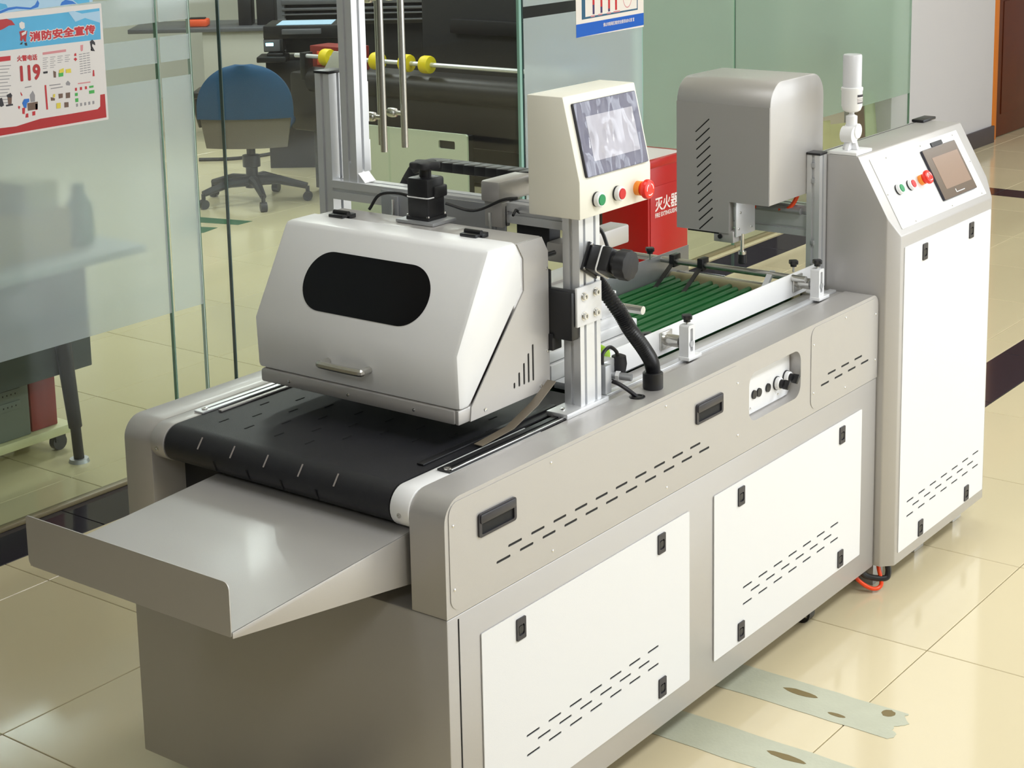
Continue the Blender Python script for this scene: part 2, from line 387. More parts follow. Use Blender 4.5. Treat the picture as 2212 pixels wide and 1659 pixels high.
# posters on the glass -----------------------------------------------------------
PYP = GY-.0085
def pp(px, py): q = on(px, py, 1, PYP); return q.x, q.z
def quad(m, pts, lvl, mi=0): return m.plate([pp(*p) for p in pts], [], .0003, FY(PYP-lvl*.0004), mi)
ps = MB().plate(rrect(.56, 1.178, 1.148, 1.497, .004), [], .0004, FY(PYP)).build('fire_safety_poster', 'paper')
tag(ps, 'fire safety poster with blue header, red calligraphy and number 119 on frosted glass', 'poster')
def ink(name, m, pts_list, lvl=1):
    if name.endswith('text'):
        b = MB()
        for p in pts_list: quad(b, p, lvl)
        o = b.build(name, m, ps); o['kind'] = 'stuff'; return o
    for p in pts_list: o = quad(MB(), p, lvl).build(name, m, ps)
    return o
L = lambda x, y: (x/8.508, y/8.508); L2 = lambda x, y: (x/8.508, 130+y/8.508)
ink('header', 'sky_blue', [[(-60, 47), L(0, 360), L(900, 265), L(1825, 150), L(1850, 720), L(900, 830), L(0, 940), (-60, 118)]])
ink('cloud', 'sky_pale', [[L(1250, 215), L(1350, 200), L(1500, 250), L(1830, 200), L(1840, 420), L(1560, 330), L(1380, 400)]], 2)
ink('ribbon', 'poster_red', [[(-60, 50), L(0, 360), L(120, 345), L(210, 375), L(275, 460), L(160, 470), L(60, 530), L(0, 555), (-60, 72)]], 2)
ink('border', 'poster_red', [[(-60, 158), (-60, 150)] and [L2(0, 1250), L2(300, 1215), L2(600, 1120), L2(745, 1075), L2(1300, 985), L2(1790, 900), L2(1840, 850), L2(1840, 635), L2(1925, 620), L2(1955, 1050), L2(1300, 1165), L2(600, 1285), L2(0, 1390), (-60, 305), (-60, 283)]])
f_ = MB(); quad(f_, [L(350, 580), L(420, 560), L(500, 570), L(480, 680), L(475, 770), L(440, 760), L(420, 700), L(400, 760), L(365, 740), L(370, 670)], 2, 0)
quad(f_, [L(345, 430), L(390, 395), L(445, 420), L(450, 510), L(400, 540), L(355, 500)], 3, 1); quad(f_, [L(390, 610), L(480, 560), L(470, 620), L(400, 660)], 3, 1)
quad(f_, [L(360, 820), L(385, 780), L(415, 775), L(400, 815)], 3, 2); quad(f_, [L(445, 790), L(485, 780), L(498, 840), L(460, 835)], 3, 2)
f_.build('fireman_drawing', ['poster_red', 'paper', 'ink_black'], ps)
def ptext(name, m, body, px0, px1, hpx, lvl=2, bold=0., ital=0.):
    a, b = on(*px0, 1, PYP), on(*px1, 1, PYP); wd = (b-a).length; T = TL(Vector((a.x, PYP-lvl*.0004, a.z)), b-a, (0, 0, 1))
    T = TL(Vector((a.x, PYP-lvl*.0004, a.z)), b-a, Vector((0, -1, 0)).cross(b-a))
    sz = abs((on(px0[0], px0[1]-hpx, 1, PYP)-a).length)
    m_ = MB(); m_.text(body, sz*1.1, T, .0003, 0, bold, wd)
    return m_.build(name, m, ps)
ptext('headline_halo', 'paper', '消防安全宣传', L(545, 745), L(1735, 600), 19, 2, .0040)
ptext('headline', 'ink_red', '消防安全宣传', L(545, 745), L(1735, 600), 19, 3, .0014)
ptext('phone_title', 'ink_red', '火警电话', L(308, 1120), L(675, 1090), 12, 2, .0005)
ptext('phone_number', 'poster_red', '119', L(330, 1490), L(680, 1450), 41, 2, .0022)
rows = []
for k in range(12):
    y = 1195+k*62; rows.append([L(-300, y+35), L(200-(k % 3)*30, y), L(200-(k % 3)*30, y+14), L(-300, y+49)])
ink('body_text', 'ink_grey', rows, 1)
rows = []
for cx in range(4):
    for k in range(6 if cx < 2 else 4):
        x0, y0 = 785+cx*135, 1065+k*38-cx*17; rows.append([L(x0, y0), L(x0+95-(k % 2)*25, y0-10), L(x0+95-(k % 2)*25, y0), L(x0, y0+10)])
for cx in range(3):
    for k in range(9):
        x0, y0 = 1450+cx*68+k*3, 995+k*44-cx*12; rows.append([L(x0, y0), L(x0+55, y0-8), L(x0+55, y0+6), L(x0, y0+14)])
ink('column_text', 'ink_grey', rows, 1)
ink('section_title', 'ink_pink', [[L(780, 965), L(1210, 905), L(1212, 950), L(782, 1010)], [L(1475, 830), L(1525, 822), L(1520, 930), L(1495, 945), L(1478, 925)], [L2(1430, 420), L2(1660, 390), L2(1660, 412), L2(1430, 442)]], 1)
ink('red_badge', 'ink_red', [[L(-60, 1052), L(190, 1025), L(190, 1110), L(-60, 1142)], [L2(815, 460), L2(845, 455), L2(880, 905), L2(850, 908)], [L(1350, 1085), L(1385, 1055), L(1415, 1085), L(1385, 1125)], [L(1365, 985), L(1395, 975), L(1402, 1025), L(1360, 1030)], [L2(1375, 510), L2(1410, 505), L2(1412, 560), L2(1377, 565)], [L2(1465, 495), L2(1502, 490), L2(1505, 545), L2(1467, 550)], [L2(1558, 480), L2(1592, 478), L2(1597, 530), L2(1560, 535)], [L(1705, 1290), L(1725, 1285), L(1735, 1400), L(1700, 1400)], [L2(405, 880), L2(460, 870), L2(450, 990), L2(410, 985)], [L2(475, 985), L2(515, 975), L2(520, 1050), L2(465, 1055)], [L2(590, 945), L2(645, 935), L2(645, 1010), L2(592, 1020)], [L2(335, 840), L2(370, 850), L2(350, 905), L2(328, 870)], [L2(375, 580), L2(410, 640), L2(400, 660), L2(375, 620)], [L2(645, 800), L2(690, 800), L2(685, 910), L2(650, 915)]], 2)
ink('green_sign', 'ink_green', [[L2(1375, 605), L2(1425, 598), L2(1425, 655), L2(1375, 660)], [L2(1635, 475), L2(1715, 462), L2(1715, 500), L2(1640, 512)], [L2(1633, 560), L2(1730, 545), L2(1732, 605), L2(1637, 618)], [L2(1378, 705), L2(1435, 695), L2(1437, 765), L2(1383, 772)], [L(1075, 1340), L(1160, 1320), L(1160, 1400), L(1075, 1415)]], 2)
ink('yellow_drawing', 'ink_yellow', [[L(1085, 1285), L(1165, 1250), L(1170, 1330), L(1080, 1345)], [L(1205, 1275), L(1295, 1260), L(1305, 1335), L(1210, 1340)], [L2(975, 625), L2(1010, 620), L2(1005, 680), L2(970, 690)], [L2(1035, 790), L2(1110, 780), L2(1112, 880), L2(1035, 890)]], 3)
ink('brown_drawing', 'ink_brown', [[L(975, 1300), L(1025, 1320), L(1025, 1425), L(985, 1425)], [L2(1070, 620), L2(1150, 610), L2(1150, 690), L2(1080, 705)], [L2(1205, 600), L2(1285, 590), L2(1285, 690), L2(1210, 700)], [L2(1180, 775), L2(1255, 770), L2(1258, 860), L2(1182, 870)], [L2(930, 680), L2(1005, 700), L2(1005, 740), L2(935, 745)], [L2(500, 790), L2(690, 760), L2(690, 900), L2(510, 930)], [L2(130, 630), L2(215, 640), L2(210, 800), L2(150, 820)]], 2)
ink('black_drawing', 'ink_black', [[L2(120, 640), L2(190, 600), L2(220, 650), L2(200, 690), L2(130, 680)], [L2(-60, 720), L2(30, 690), L2(70, 830), L2(20, 860), L2(-60, 800)], [L2(105, 820), L2(230, 800), L2(235, 830), L2(110, 850)], [L(1650, 770), L(1690, 725), L(1740, 780), L(1745, 830), L(1690, 800), L(1665, 920), L(1690, 850), L(1740, 940), L(1680, 935)], [L(790, 1320), L(870, 1305), L(870, 1345), L(795, 1355)]], 3)
ink('blue_drawing', 'deep_blue', [[L2(405, 790), L2(440, 715), L2(530, 705), L2(535, 760), L2(490, 790), L2(480, 880), L2(440, 870)]], 3)
ink('pale_drawing', 'ink_grey', [[L2(455, 495), L2(575, 470), L2(575, 490), L2(455, 512)], [L2(545, 640), L2(600, 560), L2(640, 640), L2(640, 760), L2(560, 770)], [L2(1205, 420), L2(1245, 375), L2(1290, 420), L2(1280, 465), L2(1215, 460)]] + [[L2(1395+k*75, 800-k*12), L2(1430+k*75, 795-k*12), L2(1432+k*75, 850-k*12), L2(1398+k*75, 858-k*12)] for k in range(5)] + [[L2(905, 455), L2(1110, 430), L2(1112, 448), L2(907, 475)], [L2(930, 515), L2(1150, 480), L2(1150, 498), L2(930, 533)]], 1)
# poster above it (only its lower edge shows)
p2 = MB().plate([pp(-60, 37), pp(0, 29), pp(200, 4), pp(198, -90), pp(-60, -60)], [], .0004, FY(PYP)).build('upper_poster', 'sky_pale')
tag(p2, 'pale blue printed poster cropped above the fire safety poster', 'poster'); ps_old = ps; ps = p2
ink('wave', 'deep_blue', [[L(-400, 250), L(0, 250), L(150, 190), L(300, 160), L(560, 175), L(700, 130), L(720, 60), L(690, 0), L(640, 90), L(560, 140), L(300, 120), L(150, 140), L(0, 200), L(-400, 210)], [L(1105, 100), L(1130, 40), L(1200, -5), L(1330, 20), L(1400, 70), L(1250, 80)]], 1)
ink('cyan_patch', 'sky_blue', [[L(-400, 60), L(0, 60), L(110, 80), L(140, 140), L(0, 190), L(-400, 200)], [L(1340, 0), L(1640, -40), L(1640, 40), L(1430, 70)]], 1)
ps = ps_old
# blue poster on the right panel
bp_ = MB().plate(rrect(3.627, 4.137, 1.160, 1.78, .002), [], .0004, FY(PYP)).build('notice_poster', 'poster_cream')
tag(bp_, 'cream notice with bar chart and bright blue footer band on glass panel', 'poster')
MB().plate([(3.627, 1.160), (4.137, 1.168), (4.137, 1.221), (3.627, 1.214)], [], .0003, FY(PYP-.0004)).build('footer_band', 'banner_blue', bp_)
MB().plate([(3.668, 1.231), (4.090, 1.238), (4.090, 1.72), (3.668, 1.72)], [[(3.694, 1.240), (4.084, 1.2445), (4.084, 1.71), (3.694, 1.71)]], .0003, FY(PYP-.0004)).build('frame_line', 'teal_frame', bp_)
for i, px in enumerate((1282, 1299, 1315.5, 1330.5)):
    zb = (31, 28, 25, 21)[i]; zm = (10, 14, 18, 21)[i]
    a, b = pp(px-2, zb), pp(px+2, zm)
    MB().plate(rrect(a[0], a[0]+.014, a[1], max(b[1], a[1]+.002), 0), [], .0003, FY(PYP-.0004)).build('bar_lower', 'ink_violet', bp_)
    MB().plate(rrect(a[0], a[0]+.014, b[1], 1.62, 0), [], .0003, FY(PYP-.0008)).build('bar_upper', 'ink_red', bp_)
q = pp(1355, 0); c = [(q[0]+.036*math.cos(t*PI/16), q[1]+.022+.055*math.sin(t*PI/16)) for t in range(32)]; c2 = [(q[0]+.033*math.cos(t*PI/16), q[1]+.022+.051*math.sin(t*PI/16)) for t in range(32)]
MB().plate(c, [c2], .0003, FY(PYP-.0004)).build('stamp_ring', 'ink_pink', bp_)
MB().text('印', .045, TL((q[0]-.02, PYP-.0005, q[1]+.004), (1, 0, 0), (0, 0, 1)), .0003).build('stamp_character', 'ink_pink', bp_)
a, b = on(1303, 57, 1, PYP), on(1368, 45, 1, PYP)
MB().text('佛山市南海区消防安全委员会办公室 宣', .017, TL((a.x, PYP-.0009, a.z), b-a, (0, 0, 1)), .0003, 0, .0003, .236).build('footer_text', 'print_white', bp_)
for i, px in enumerate((1276, 1292, 1311, 1325)):
    a = pp(px, (37, 33.5, 30.5, 27.5)[i]); MB().box(a[0], a[0]+(.03 if i < 3 else .05), PYP-.0008, PYP-.0004, a[1], a[1]+.006).build('bar_caption', 'ink_pink', bp_)

# ------------------------------------------------------------------ the conveyor machine
X1, W, ZB, ZS, ZT = 1.7265, .838, .073, .584, .803
mc = thing('uv_printing_machine', (.86, .42, 0), 'long taupe conveyor printing machine with white access doors and black belt', 'machine')
body = MB().box(.001, X1, .001, W, ZB, ZS-.0015, .003); 
bd = body.build('base_body', 'taupe', mc)
MB().box(.031, .0335, -.0003, .001, .14, .575).build('panel_groove', 'slot_dark', bd)
# castors
def castor(x, y, par, h=ZB):
    c = MB().cyl((x-.014, y, .026), (x+.014, y, .026), .026, None, 20, 0).box(x-.02, x-.015, y-.02, y+.02, .02, h, 0, 1).box(x+.015, x+.02, y-.02, y+.02, .02, h, 0, 1).box(x-.03, x+.03, y-.03, y+.03, h-.006, h, 0, 1)
    return c.build('castor', ['black', 'steel'], par)
for x in (.12, 1.475):
    for y in (.07, .76): castor(x, y, mc)
# access doors with latches and vent slots
def latch(x, z, y, par):
    m = MB().plate(rrect(x, x+.028, z-.043, z, .0025), [rrect(x+.005, x+.023, z-.034, z-.013, .004)], .003, FY(y)).box(x+.004, x+.024, y-.0005, y+.0004, z-.036, z-.012, 0, 1)
    m.prism(rrect(x+.007, x+.021, z-.030, z-.016, .004), y-.0022, y, 'y', 0, 1)
    return m.build('latch', ['handle_plastic', 'black'], par)
def door(x0, x1, z0, z1, y, slots, lat):
    m = MB().plate(rrect(x0, x1, z0, z1, .003), slots, .0022, FY(y)).box(x0+.03, x1-.03, y-.0004, y+.0006, z0+.02, z0+.19, 0, 1)
    o = m.build('access_door', ['white_paint', 'slot_dark'], None if False else PAR)
    l0 = None
    for (lx, lz) in lat:
        if l0 is None: l0 = latch(lx, lz, y-.0022, o); ref = (lx, lz)
        else: share(l0, 'latch', o, (lx-ref[0], 0, lz-ref[1]))
    return o
PAR = mc
def vents(xs, p, n, zs, z): # three staggered rows
    r = [slot(xs+p*k, xs+p*k+.042, zs) for k in range(n)]
    r += [slot(xs+p*(k+.5), xs+p*(k+.5)+.042, zs-.02) for k in range(n-1)]
    return r+[slot(xs+p*k, xs+p*k+.042, zs-.04) for k in range(n)]
door(.0934, .812, .136, .523, 0, vents(.222, .0706, 7, .265, 0), [(.196, .511), (.685, .511), (.196, .188), (.686, .188)])
door(.916, 1.640, .136, .523, 0, vents(1.043, .072, 7, .264, 0), [(1.018, .509), (1.515, .509), (1.02, .186), (1.515, .186)])
# side housings along the belt
def housing(y0, y1, name):
    return MB().prism(rrect(0, X1, ZS, ZT, [0.001, .001, .03, .045], 8), y0, y1, 'y', .002).build(name, 'taupe', mc)
# the front housing is a shell with a control recess
hs = [rrect(1.07, 1.314, .645, .759, .03, 6)]
fh = MB().plate(rrect(0, X1, ZS, ZT, [0.001, .001, .03, .045], 8), hs, .03, FY(.03)).prism(rrect(0, X1, ZS, ZT, [0.001, .001, .03, .045], 8), .0300, .08, 'y', 0)
rim = [(p[0], p[1]) for p in rrect(1.07, 1.314, .645, .759, .03, 6)]
fho = fh.build('front_housing', 'taupe', mc); housing(.757, W, 'rear_housing')
# cover plates, rivets, recessed handles
def cover(x0, x1, slots, screws, handles):
    m = MB().plate(rrect(x0, x1, .594, .795, .025, 6), slots, .0012, FY(-.0002)).box(x0+.03, x1-.03, -.0004, .0002, .63, .672, 0, 1)
    o = m.build('cover_plate', ['taupe', 'slot_dark'], mc)
    s0 = None
    for (x, z) in screws:
        if s0 is None: s0 = MB()._lathe([(.0033, 0), (.003, .001), (.0016, .0018), (.0001, .002)], (x, -.0012, z), Vector((0, -1, 0)), 10, 0, None).build('screw', 'chrome', o); r0 = (x, z)
        else: share(s0, 'screw', o, (x-r0[0], 0, z-r0[1]))
    h0 = None
    for hx in handles:
        if h0 is None:
            hm = MB().plate(rrect(hx, hx+.111, .707, .752, .006, 4), [rrect(hx+.008, hx+.104, .712, .734, .003, 3)], .004, FY(-.0012)).prism([(hx, .737)][:0] or rrect(hx+.003, hx+.108, .733, .750, .004, 3), -.0075, -.004, 'y', .0015)
            hm.box(hx+.007, hx+.105, -.0016, -.0010, .711, .735, 0, 1)
            h0 = hm.build('recessed_handle', ['handle_plastic', 'slot_dark'], o); hr = hx
        else: share(h0, 'recessed_handle', o, (hx-hr, 0, 0))
    return o
sl = [slot(.179+.0708*k, .221+.0708*k, .662) for k in range(10)]+[slot(.143+.0710*k, .185+.0710*k, .642) for k in range(11)]
cover(.011, 1.03, sl, [(.022, .753), (.022, .634), (.316, .781), (.317, .605), (.721, .781), (.723, .604), (1.017, .753), (1.018, .633)], [.091, .838])
cover(1.364, 1.722, [slot(1.45+.0715*k, 1.492+.0715*k, .663) for k in range(3)]+[slot(1.415+.0716*k, 1.457+.0716*k, .643) for k in range(4)], [(1.376, .753), (1.377, .634), (1.542, .782), (1.543, .605), (1.709, .753), (1.71, .634)], [])
# control recess
rp = MB().box(1.075, 1.309, .0272, .0296, .648, .757).build('recess_panel', 'white_paint', fho)
def selector(x, z, y, par):
    m = MB().lathe([(.0165, 0), (.0165, .003)], (x, y, z), (0, -1, 0), 20, 1).lathe([(.015, .003), (.0145, .011), (.013, .0125)], (x, y, z), (0, -1, 0), 20, 0)
    m.lathe([(.011, .0125), (.010, .02)], (x, y, z), (0, -1, 0), 16, 1).box(x-.004, x+.004, y-.034, y-.018, z-.011, z+.011, .0015, 1, Matrix.Translation((x, y, z)) @ Matrix.Rotation(.7, 4, 'Y') @ Matrix.Translation((-x, -y, -z)))
    return m.build('selector_knob', ['white_plastic', 'black'], par)
s_ = selector(1.246, .689, .0272, fho); share(s_, 'selector_knob', fho, (.045, 0, .003))
b_ = MB().cyl((1.204, .0276, .689), (1.204, .0235, .689), .0105, .010, 18).build('panel_button', 'black', fho)
for dx, dz in ((-.042, 0), (-.065, .001)): share(b_, 'panel_button', fho, (dx, 0, dz))
for dx, dz in ((.05, -.05), (-.08, -.05)): MB()._lathe([(.003, 0), (.0025, .0012), (.0001, .0018)], (1.204+dx, .0272, .71+dz), Vector((0, -1, 0)), 8, 0, None).build('screw', 'chrome', fho)
# belt, rollers, guides
RC, RR = Vector((.037, 0, .765)), .0375
prof = [(.62, .803), (.037, .803)]+[(.037+RR*math.cos(PI/2+PI*k/14), .7655+RR*math.sin(PI/2+PI*k/14)) for k in range(1, 15)]+[(.62, .728)]
prof_in = [(x, z) for x, z in prof]
bt = MB(); y0, y1 = .128, .716
vs = [(x, y0, z) for x, z in prof]+[(x, y1, z) for x, z in prof]; n_ = len(prof); bt.add(vs, [(i, i+1, n_+i+1, n_+i) for i in range(n_-1)])
inn = [(.62, .800), (.037, .800)]+[(.037+(RR-.003)*math.cos(PI/2+PI*k/14), .7655+(RR-.003)*math.sin(PI/2+PI*k/14)) for k in range(1, 15)]+[(.62, .731)]
vs = [(x, y0, z) for x, z in inn]+[(x, y1, z) for x, z in inn]; bt.add(vs, [(i, i+1, n_+i+1, n_+i) for i in range(n_-1)])
bt.add([(x, y0, z) for x, z in prof]+[(x, y0, z) for x, z in inn], [(i, i+1, n_+i+1, n_+i) for i in range(n_-1)])
bt.add([(x, y1, z) for x, z in prof]+[(x, y1, z) for x, z in inn], [(i, i+1, n_+i+1, n_+i) for i in range(n_-1)])
belt = bt.build('conveyor_belt', 'belt', mc, keep=True)
d0 = MB().box(.1-.0125, .1+.0125, .65-.0016, .65+.0016, .8031, .8037).build('belt_slot', 'belt_slot_dark', belt)
for i in range(7):
    for j in range(7):
        x, y = .10+i*.062, .66-j*.082-(.041 if i % 2 else 0)
        if (i, j) == (0, 0) or y < .16 or (y < .35 and x < .2): continue
        share(d0, 'belt_slot', belt, Vector((x, y, .8031))-Vector((.1, .65, .8031)))
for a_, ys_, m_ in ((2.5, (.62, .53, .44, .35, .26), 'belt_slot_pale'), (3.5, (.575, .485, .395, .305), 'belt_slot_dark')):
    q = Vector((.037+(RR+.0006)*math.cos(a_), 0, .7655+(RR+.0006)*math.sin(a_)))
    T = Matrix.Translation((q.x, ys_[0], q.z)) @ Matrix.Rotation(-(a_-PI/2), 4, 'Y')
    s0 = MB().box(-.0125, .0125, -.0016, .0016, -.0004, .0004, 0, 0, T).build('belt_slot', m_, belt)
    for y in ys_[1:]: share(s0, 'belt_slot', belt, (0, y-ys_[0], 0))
for a, b in ((.081, .124), (.719, .757)):
    m = MB().prism([(.4, .727), (.4, .8025)]+[(.036+.038*math.cos(PI/2+PI*k/16), .7645+.038*math.sin(PI/2+PI*k/16)) for k in range(17)], a, b, 'y', .0015)
    o = m.build('roller_end_block', 'white_plastic' if a < .3 else 'taupe', mc)
    MB()._lathe([(.005, 0), (.005, .001), (.003, .0012), (.003, -.001)], ((-.0015), (a+b)/2, .757), Vector((-1, 0, 0)), 10, 0, None).build('bolt', 'steel', o)
MB().cyl((.04, .124, .7655), (.04, .719, .7655), .034).build('end_roller', 'steel', mc)
g = MB().plate(rrect(.105, .56, .716, .742, .001), [slot(.13, .54, .7295, .006)], .003, TL((0, 0, .8035), (1, 0, 0), (0, 1, 0))); g.box(.12, .56, .7225, .7365, .802, .8033, 0, 1)
go = g.build('slotted_guide', ['alu', 'slot_dark'], mc); MB()._lathe([(.006, 0), (.006, .003), (.003, .0031), (.003, .001)], (.122, .729, .8065), Vector((0, 0, 1)), 12, 0, None).build('bolt', 'steel', go)
MB().box(.135, .52, .693, .703, .8035, .807, .0008).build('belt_side_strip', 'taupe', mc)
g = MB().plate(rrect(.118, .53, .082, .112, .001), [slot(.14, .51, .097, .006)], .003, TL((0, 0, .8035), (1, 0, 0), (0, 1, 0))); g.box(.13, .52, .09, .105, .802, .8033, 0, 1)
go = g.build('slotted_guide', ['black', 'slot_dark'], mc); MB()._lathe([(.007, 0), (.007, .003), (.0035, .0031), (.0035, .001)], (.126, .094, .8065), Vector((0, 0, 1)), 12, 0, None).build('bolt', 'steel', go)
MB().box(.125, .53, .083, .088, .8065, .8085, .0005).build('guide_edge', 'chrome', go)
MB().box(.12, .54, .146, .162, .8035, .807, .0008).build('belt_side_strip', 'black', mc)
MB().box(.085, .62, .082, .756, .585, .70).build('inner_bed', 'black_matte', mc)
# curved tape strip lifting beside the hood
MB().prism([(.26, .806), (.36, .812), (.44, .838), (.50, .870), (.50, .872), (.44, .840), (.36, .814), (.26, .8075)], .118, .138, 'y').build('curved_strip', 'strip_brown', mc)

# output tray --------------------------------------------------------------------
tr_ = thing('output_tray', (-.2, .35, .69), 'taupe sheet metal output tray with raised lip below the black belt', 'tray')
def tz(x): return .700+.052*(x+.42)
m = MB().add([(-.42, .095, .700), (.10, .095, tz(.10)), (.10, .600, tz(.10)), (-.42, .600, .700), (-.42, .095, .6985), (.10, .095, tz(.10)-.0015), (.10, .600, tz(.10)-.0015), (-.42, .600, .6985)],
             [(0, 1, 2, 3), (7, 6, 5, 4), (0, 4, 5, 1), (1, 5, 6, 2), (2, 6, 7, 3), (3, 7, 4, 0)]); m.build('tray_floor', 'taupe', tr_)
MB().plate(rrect(-.602, -.094, .692, .785, [.012, .003, .012, .006], 4), [], .002, FX(-.42)).build('tray_lip', 'taupe', tr_)
for y in (.0935, .6005):
    MB().prism([(-.42, .700), (.08, tz(.08)), (.08, .615), (-.05, .635), (-.42, .690)], y-.0015, y, 'y', .0005).build('side_flange', 'taupe', tr_)

# UV hood ------------------------------------------------------------------------
hd = MB().prism([(.25, .852), (.512, .852), (.512, 1.135), (.492, 1.1675), (.40, 1.1675), (.40, .89), (.25, .882)], .1425, .6695, 'y', .004).box(.262, .50, .15, .66, .848, .853, 0, 1)
hood = hd.build('uv_hood', ['taupe', 'black_matte'], mc)
UT = FY(.1425)
sp_ = [(.2545, .8525), (.511, .8525), (.511, 1.134), (.491, 1.166), (.41, 1.166), (.43, 1.134), (.43, 1.07), (.258, .8795)]
vb = [rrect(x-.0028, x+.0028, .881, z, .0026, 4) for x, z in ((.393, .893), (.409, .910), (.425, .925), (.440, .941), (.455, .956))]
MB().plate(sp_, vb, .0025, UT).box(.385, .462, .1418, .1426, .876, .96, 0, 1).build('side_panel', ['taupe', 'slot_dark'], hood)
MB().box(.2185, .262, .150, .662, .852, .881, .006).prism([(.222, .852), (.262, .852), (.262, .881), (.222, .881)], .143, .152, 'y', .003).build('bottom_skirt', 'taupe', hood)
vp = [(.222, .880), (.218, .988), (.321, 1.172), (.408, 1.172), (.426, 1.136), (.428, 1.074), (.255, .880)]
visor = MB().prism(vp, .1395, .6725, 'y', .010).build('visor', 'visor_white', hood)
sdir = Vector((.321-.218, 0, 1.172-.988)).normalized(); sn = Vector((-sdir.z, 0, sdir.x))
vo = Vector((.218, .407, .988))+sdir*.098+sn*.0003
TV = TL(vo, (0, -1, 0), sdir)
wn = MB().plate(rrect(-.163, .163, -.062, .062, .0615, 14), [], .0008, TV).build('inspection_window', 'window_black', visor)
hb = bez([(.2195, .470, .926), (.200, .470, .926), (.193, .462, .926), (.193, .370, .926), (.200, .362, .926), (.2195, .362, .926)], 40)
mh = MB()
for i in range(len(hb)-1): pass
mh.tube(hb, .0075, 8); mh.build('handle', 'steel', visor)
def hinge(y, par):
    m = MB().box(.388, .404, y-.02, y+.02, 1.172, 1.1785, .0015).box(.410, .43, y-.02, y+.02, 1.168, 1.1775, .0015).cyl((.407, y-.02, 1.1795), (.407, y+.02, 1.1795), .0055)
    return m.build('hinge', 'black', par)
h_ = hinge(.594, hood); share(h_, 'hinge', hood, (0, -.350, 0))
for x, z in ((.30, .864), (.48, .864), (.505, 1.10), (.505, .93)): MB()._lathe([(.004, 0), (.0035, .0015), (.0001, .0022)], (x, .1398, z), Vector((0, -1, 0)), 10, 0, None).build('screw', 'chrome', hood)
for y in (.25, .42, .58): MB()._lathe([(.004, 0), (.0035, .0015), (.0001, .0022)], (.2187, y, .866), Vector((-1, 0, 0)), 10, 0, None).build('screw', 'chrome', hood)
def star(cx, cy, n, R, r, k=60): return [(cx+(r+(R-r)*(.5+.5*math.cos(n*t*2*PI/k)))*math.cos(t*2*PI/k), cy+(r+(R-r)*(.5+.5*math.cos(n*t*2*PI/k)))*math.sin(t*2*PI/k)) for t in range(k)]
# stepper motor on the hood
MX, MY = .478, .423
mt = MB().box(MX-.028, MX+.028, MY-.028, MY+.028, 1.176, 1.262, .006, 0).box(MX-.03, MX+.03, MY-.03, MY+.03, 1.174, 1.182, .002, 0).box(MX-.01, MX+.03, MY-.034, MY-.02, 1.22, 1.245, .004, 0)
mt.cyl((MX, MY, 1.262), (MX, MY, 1.279), .0125, None, 18, 0)
mo = mt.build('stepper_motor', 'black', hood)
MB().box(MX-.04, MX+.036, MY-.05, MY+.05, 1.1682, 1.175, .0015).build('motor_plate', 'alu_dark', hood)
MB().prism(star(MX, MY, 5, .033, .024), 1.279, 1.293, 'z', .004).build('star_knob', 'black_matte', hood)
rb = rrect(MX-.0287, MX+.0287, MY-.0287, MY+.0287, .006, 3); rb2 = [(p[0], p[1], 1.222) for p in rb]; MB().tube(rb2+[rb2[0]], .0014, 6, caps=False).build('cable_tie', 'white_tie', hood)
for dx, dy in ((-.025, -.025), (.025, -.025), (-.025, .025), (.025, .025)): MB()._lathe([(.0035, 0), (.003, .0035), (.0001, .004)], (MX+dx*1.05, MY+dy*1.05, 1.182), Vector((0, 0, 1)), 8, 0, None).build('bolt', 'chrome', hood)
MB().tube(bez([(.50, .60, 1.17), (.505, .57, 1.205), (.505, .50, 1.21), (.51, .46, 1.18), (.515, .44, 1.169)], 30), .0035, 8).build('motor_cable', 'black', hood)
MB().tube(bez([(.50, .39, 1.205), (.53, .34, 1.19), (.55, .28, 1.215), (.56, .25, 1.22)], 24), .0032, 8).build('motor_cable', 'black', hood)

# aluminium gantry ----------------------------------------------------------------
def extr(x0, x1, y0, y1, z0, z1, ax='z', ns=(1, 1)):
    """slotted aluminium profile: cross-section with grooves, extruded along ax; ns grooves on the two face pairs"""
    if ax == 'z': a0, a1, b0, b1 = x0, x1, y0, y1
    elif ax == 'y': a0, a1, b0, b1 = x0, x1, z0, z1
    else: a0, a1, b0, b1 = y0, y1, z0, z1
    d, hw = .006, .004
    def side(p, q, k, nrm):
        out = [p]; p, q, nrm = Vector(p), Vector(q), Vector(nrm)
        for i in range(k):
            c = p.lerp(q, (i+.5)/k); u = (q-p).normalized()
            out += [tuple(c-u*hw), tuple(c-u*hw+nrm*d), tuple(c+u*hw+nrm*d), tuple(c+u*hw)]
        return out
    poly = side((a0, b0), (a1, b0), ns[0], (0, 1))+side((a1, b0), (a1, b1), ns[1], (-1, 0))+side((a1, b1), (a0, b1), ns[0], (0, -1))+side((a0, b1), (a0, b0), ns[1], (1, 0))
    t0, t1 = {'z': (z0, z1), 'y': (y0, y1), 'x': (x0, x1)}[ax]
    return MB().prism(poly, t0, t1, ax)
fp = extr(.540, .612, .085, .125, .814, 1.205, 'z', (2, 1)).build('front_post', 'alu', mc)
MB().box(.482, .630, .078, .13, ZT, .814, .002).build('base_plate', 'alu', fp)
MB()._lathe([(.005, 0), (.0045, .003), (.0001, .0035)], (.505, .105, .814), Vector((0, 0, 1)), 10, 0, None).build('bolt', 'chrome', fp)
bpl = MB().box(.522, .608, .0785, .0845, .982, 1.062, .0015).build('bracket_plate', 'white_paint', mc)
b0 = MB()._lathe([(.009, 0), (.009, .001), (.0065, .0012), (.0065, .007), (.0035, .0072), (.0033, .004), (.0001, .004)], (.544, .0785, 1.042), Vector((0, -1, 0)), 16, 0, None).build('bolt', 'steel', bpl)
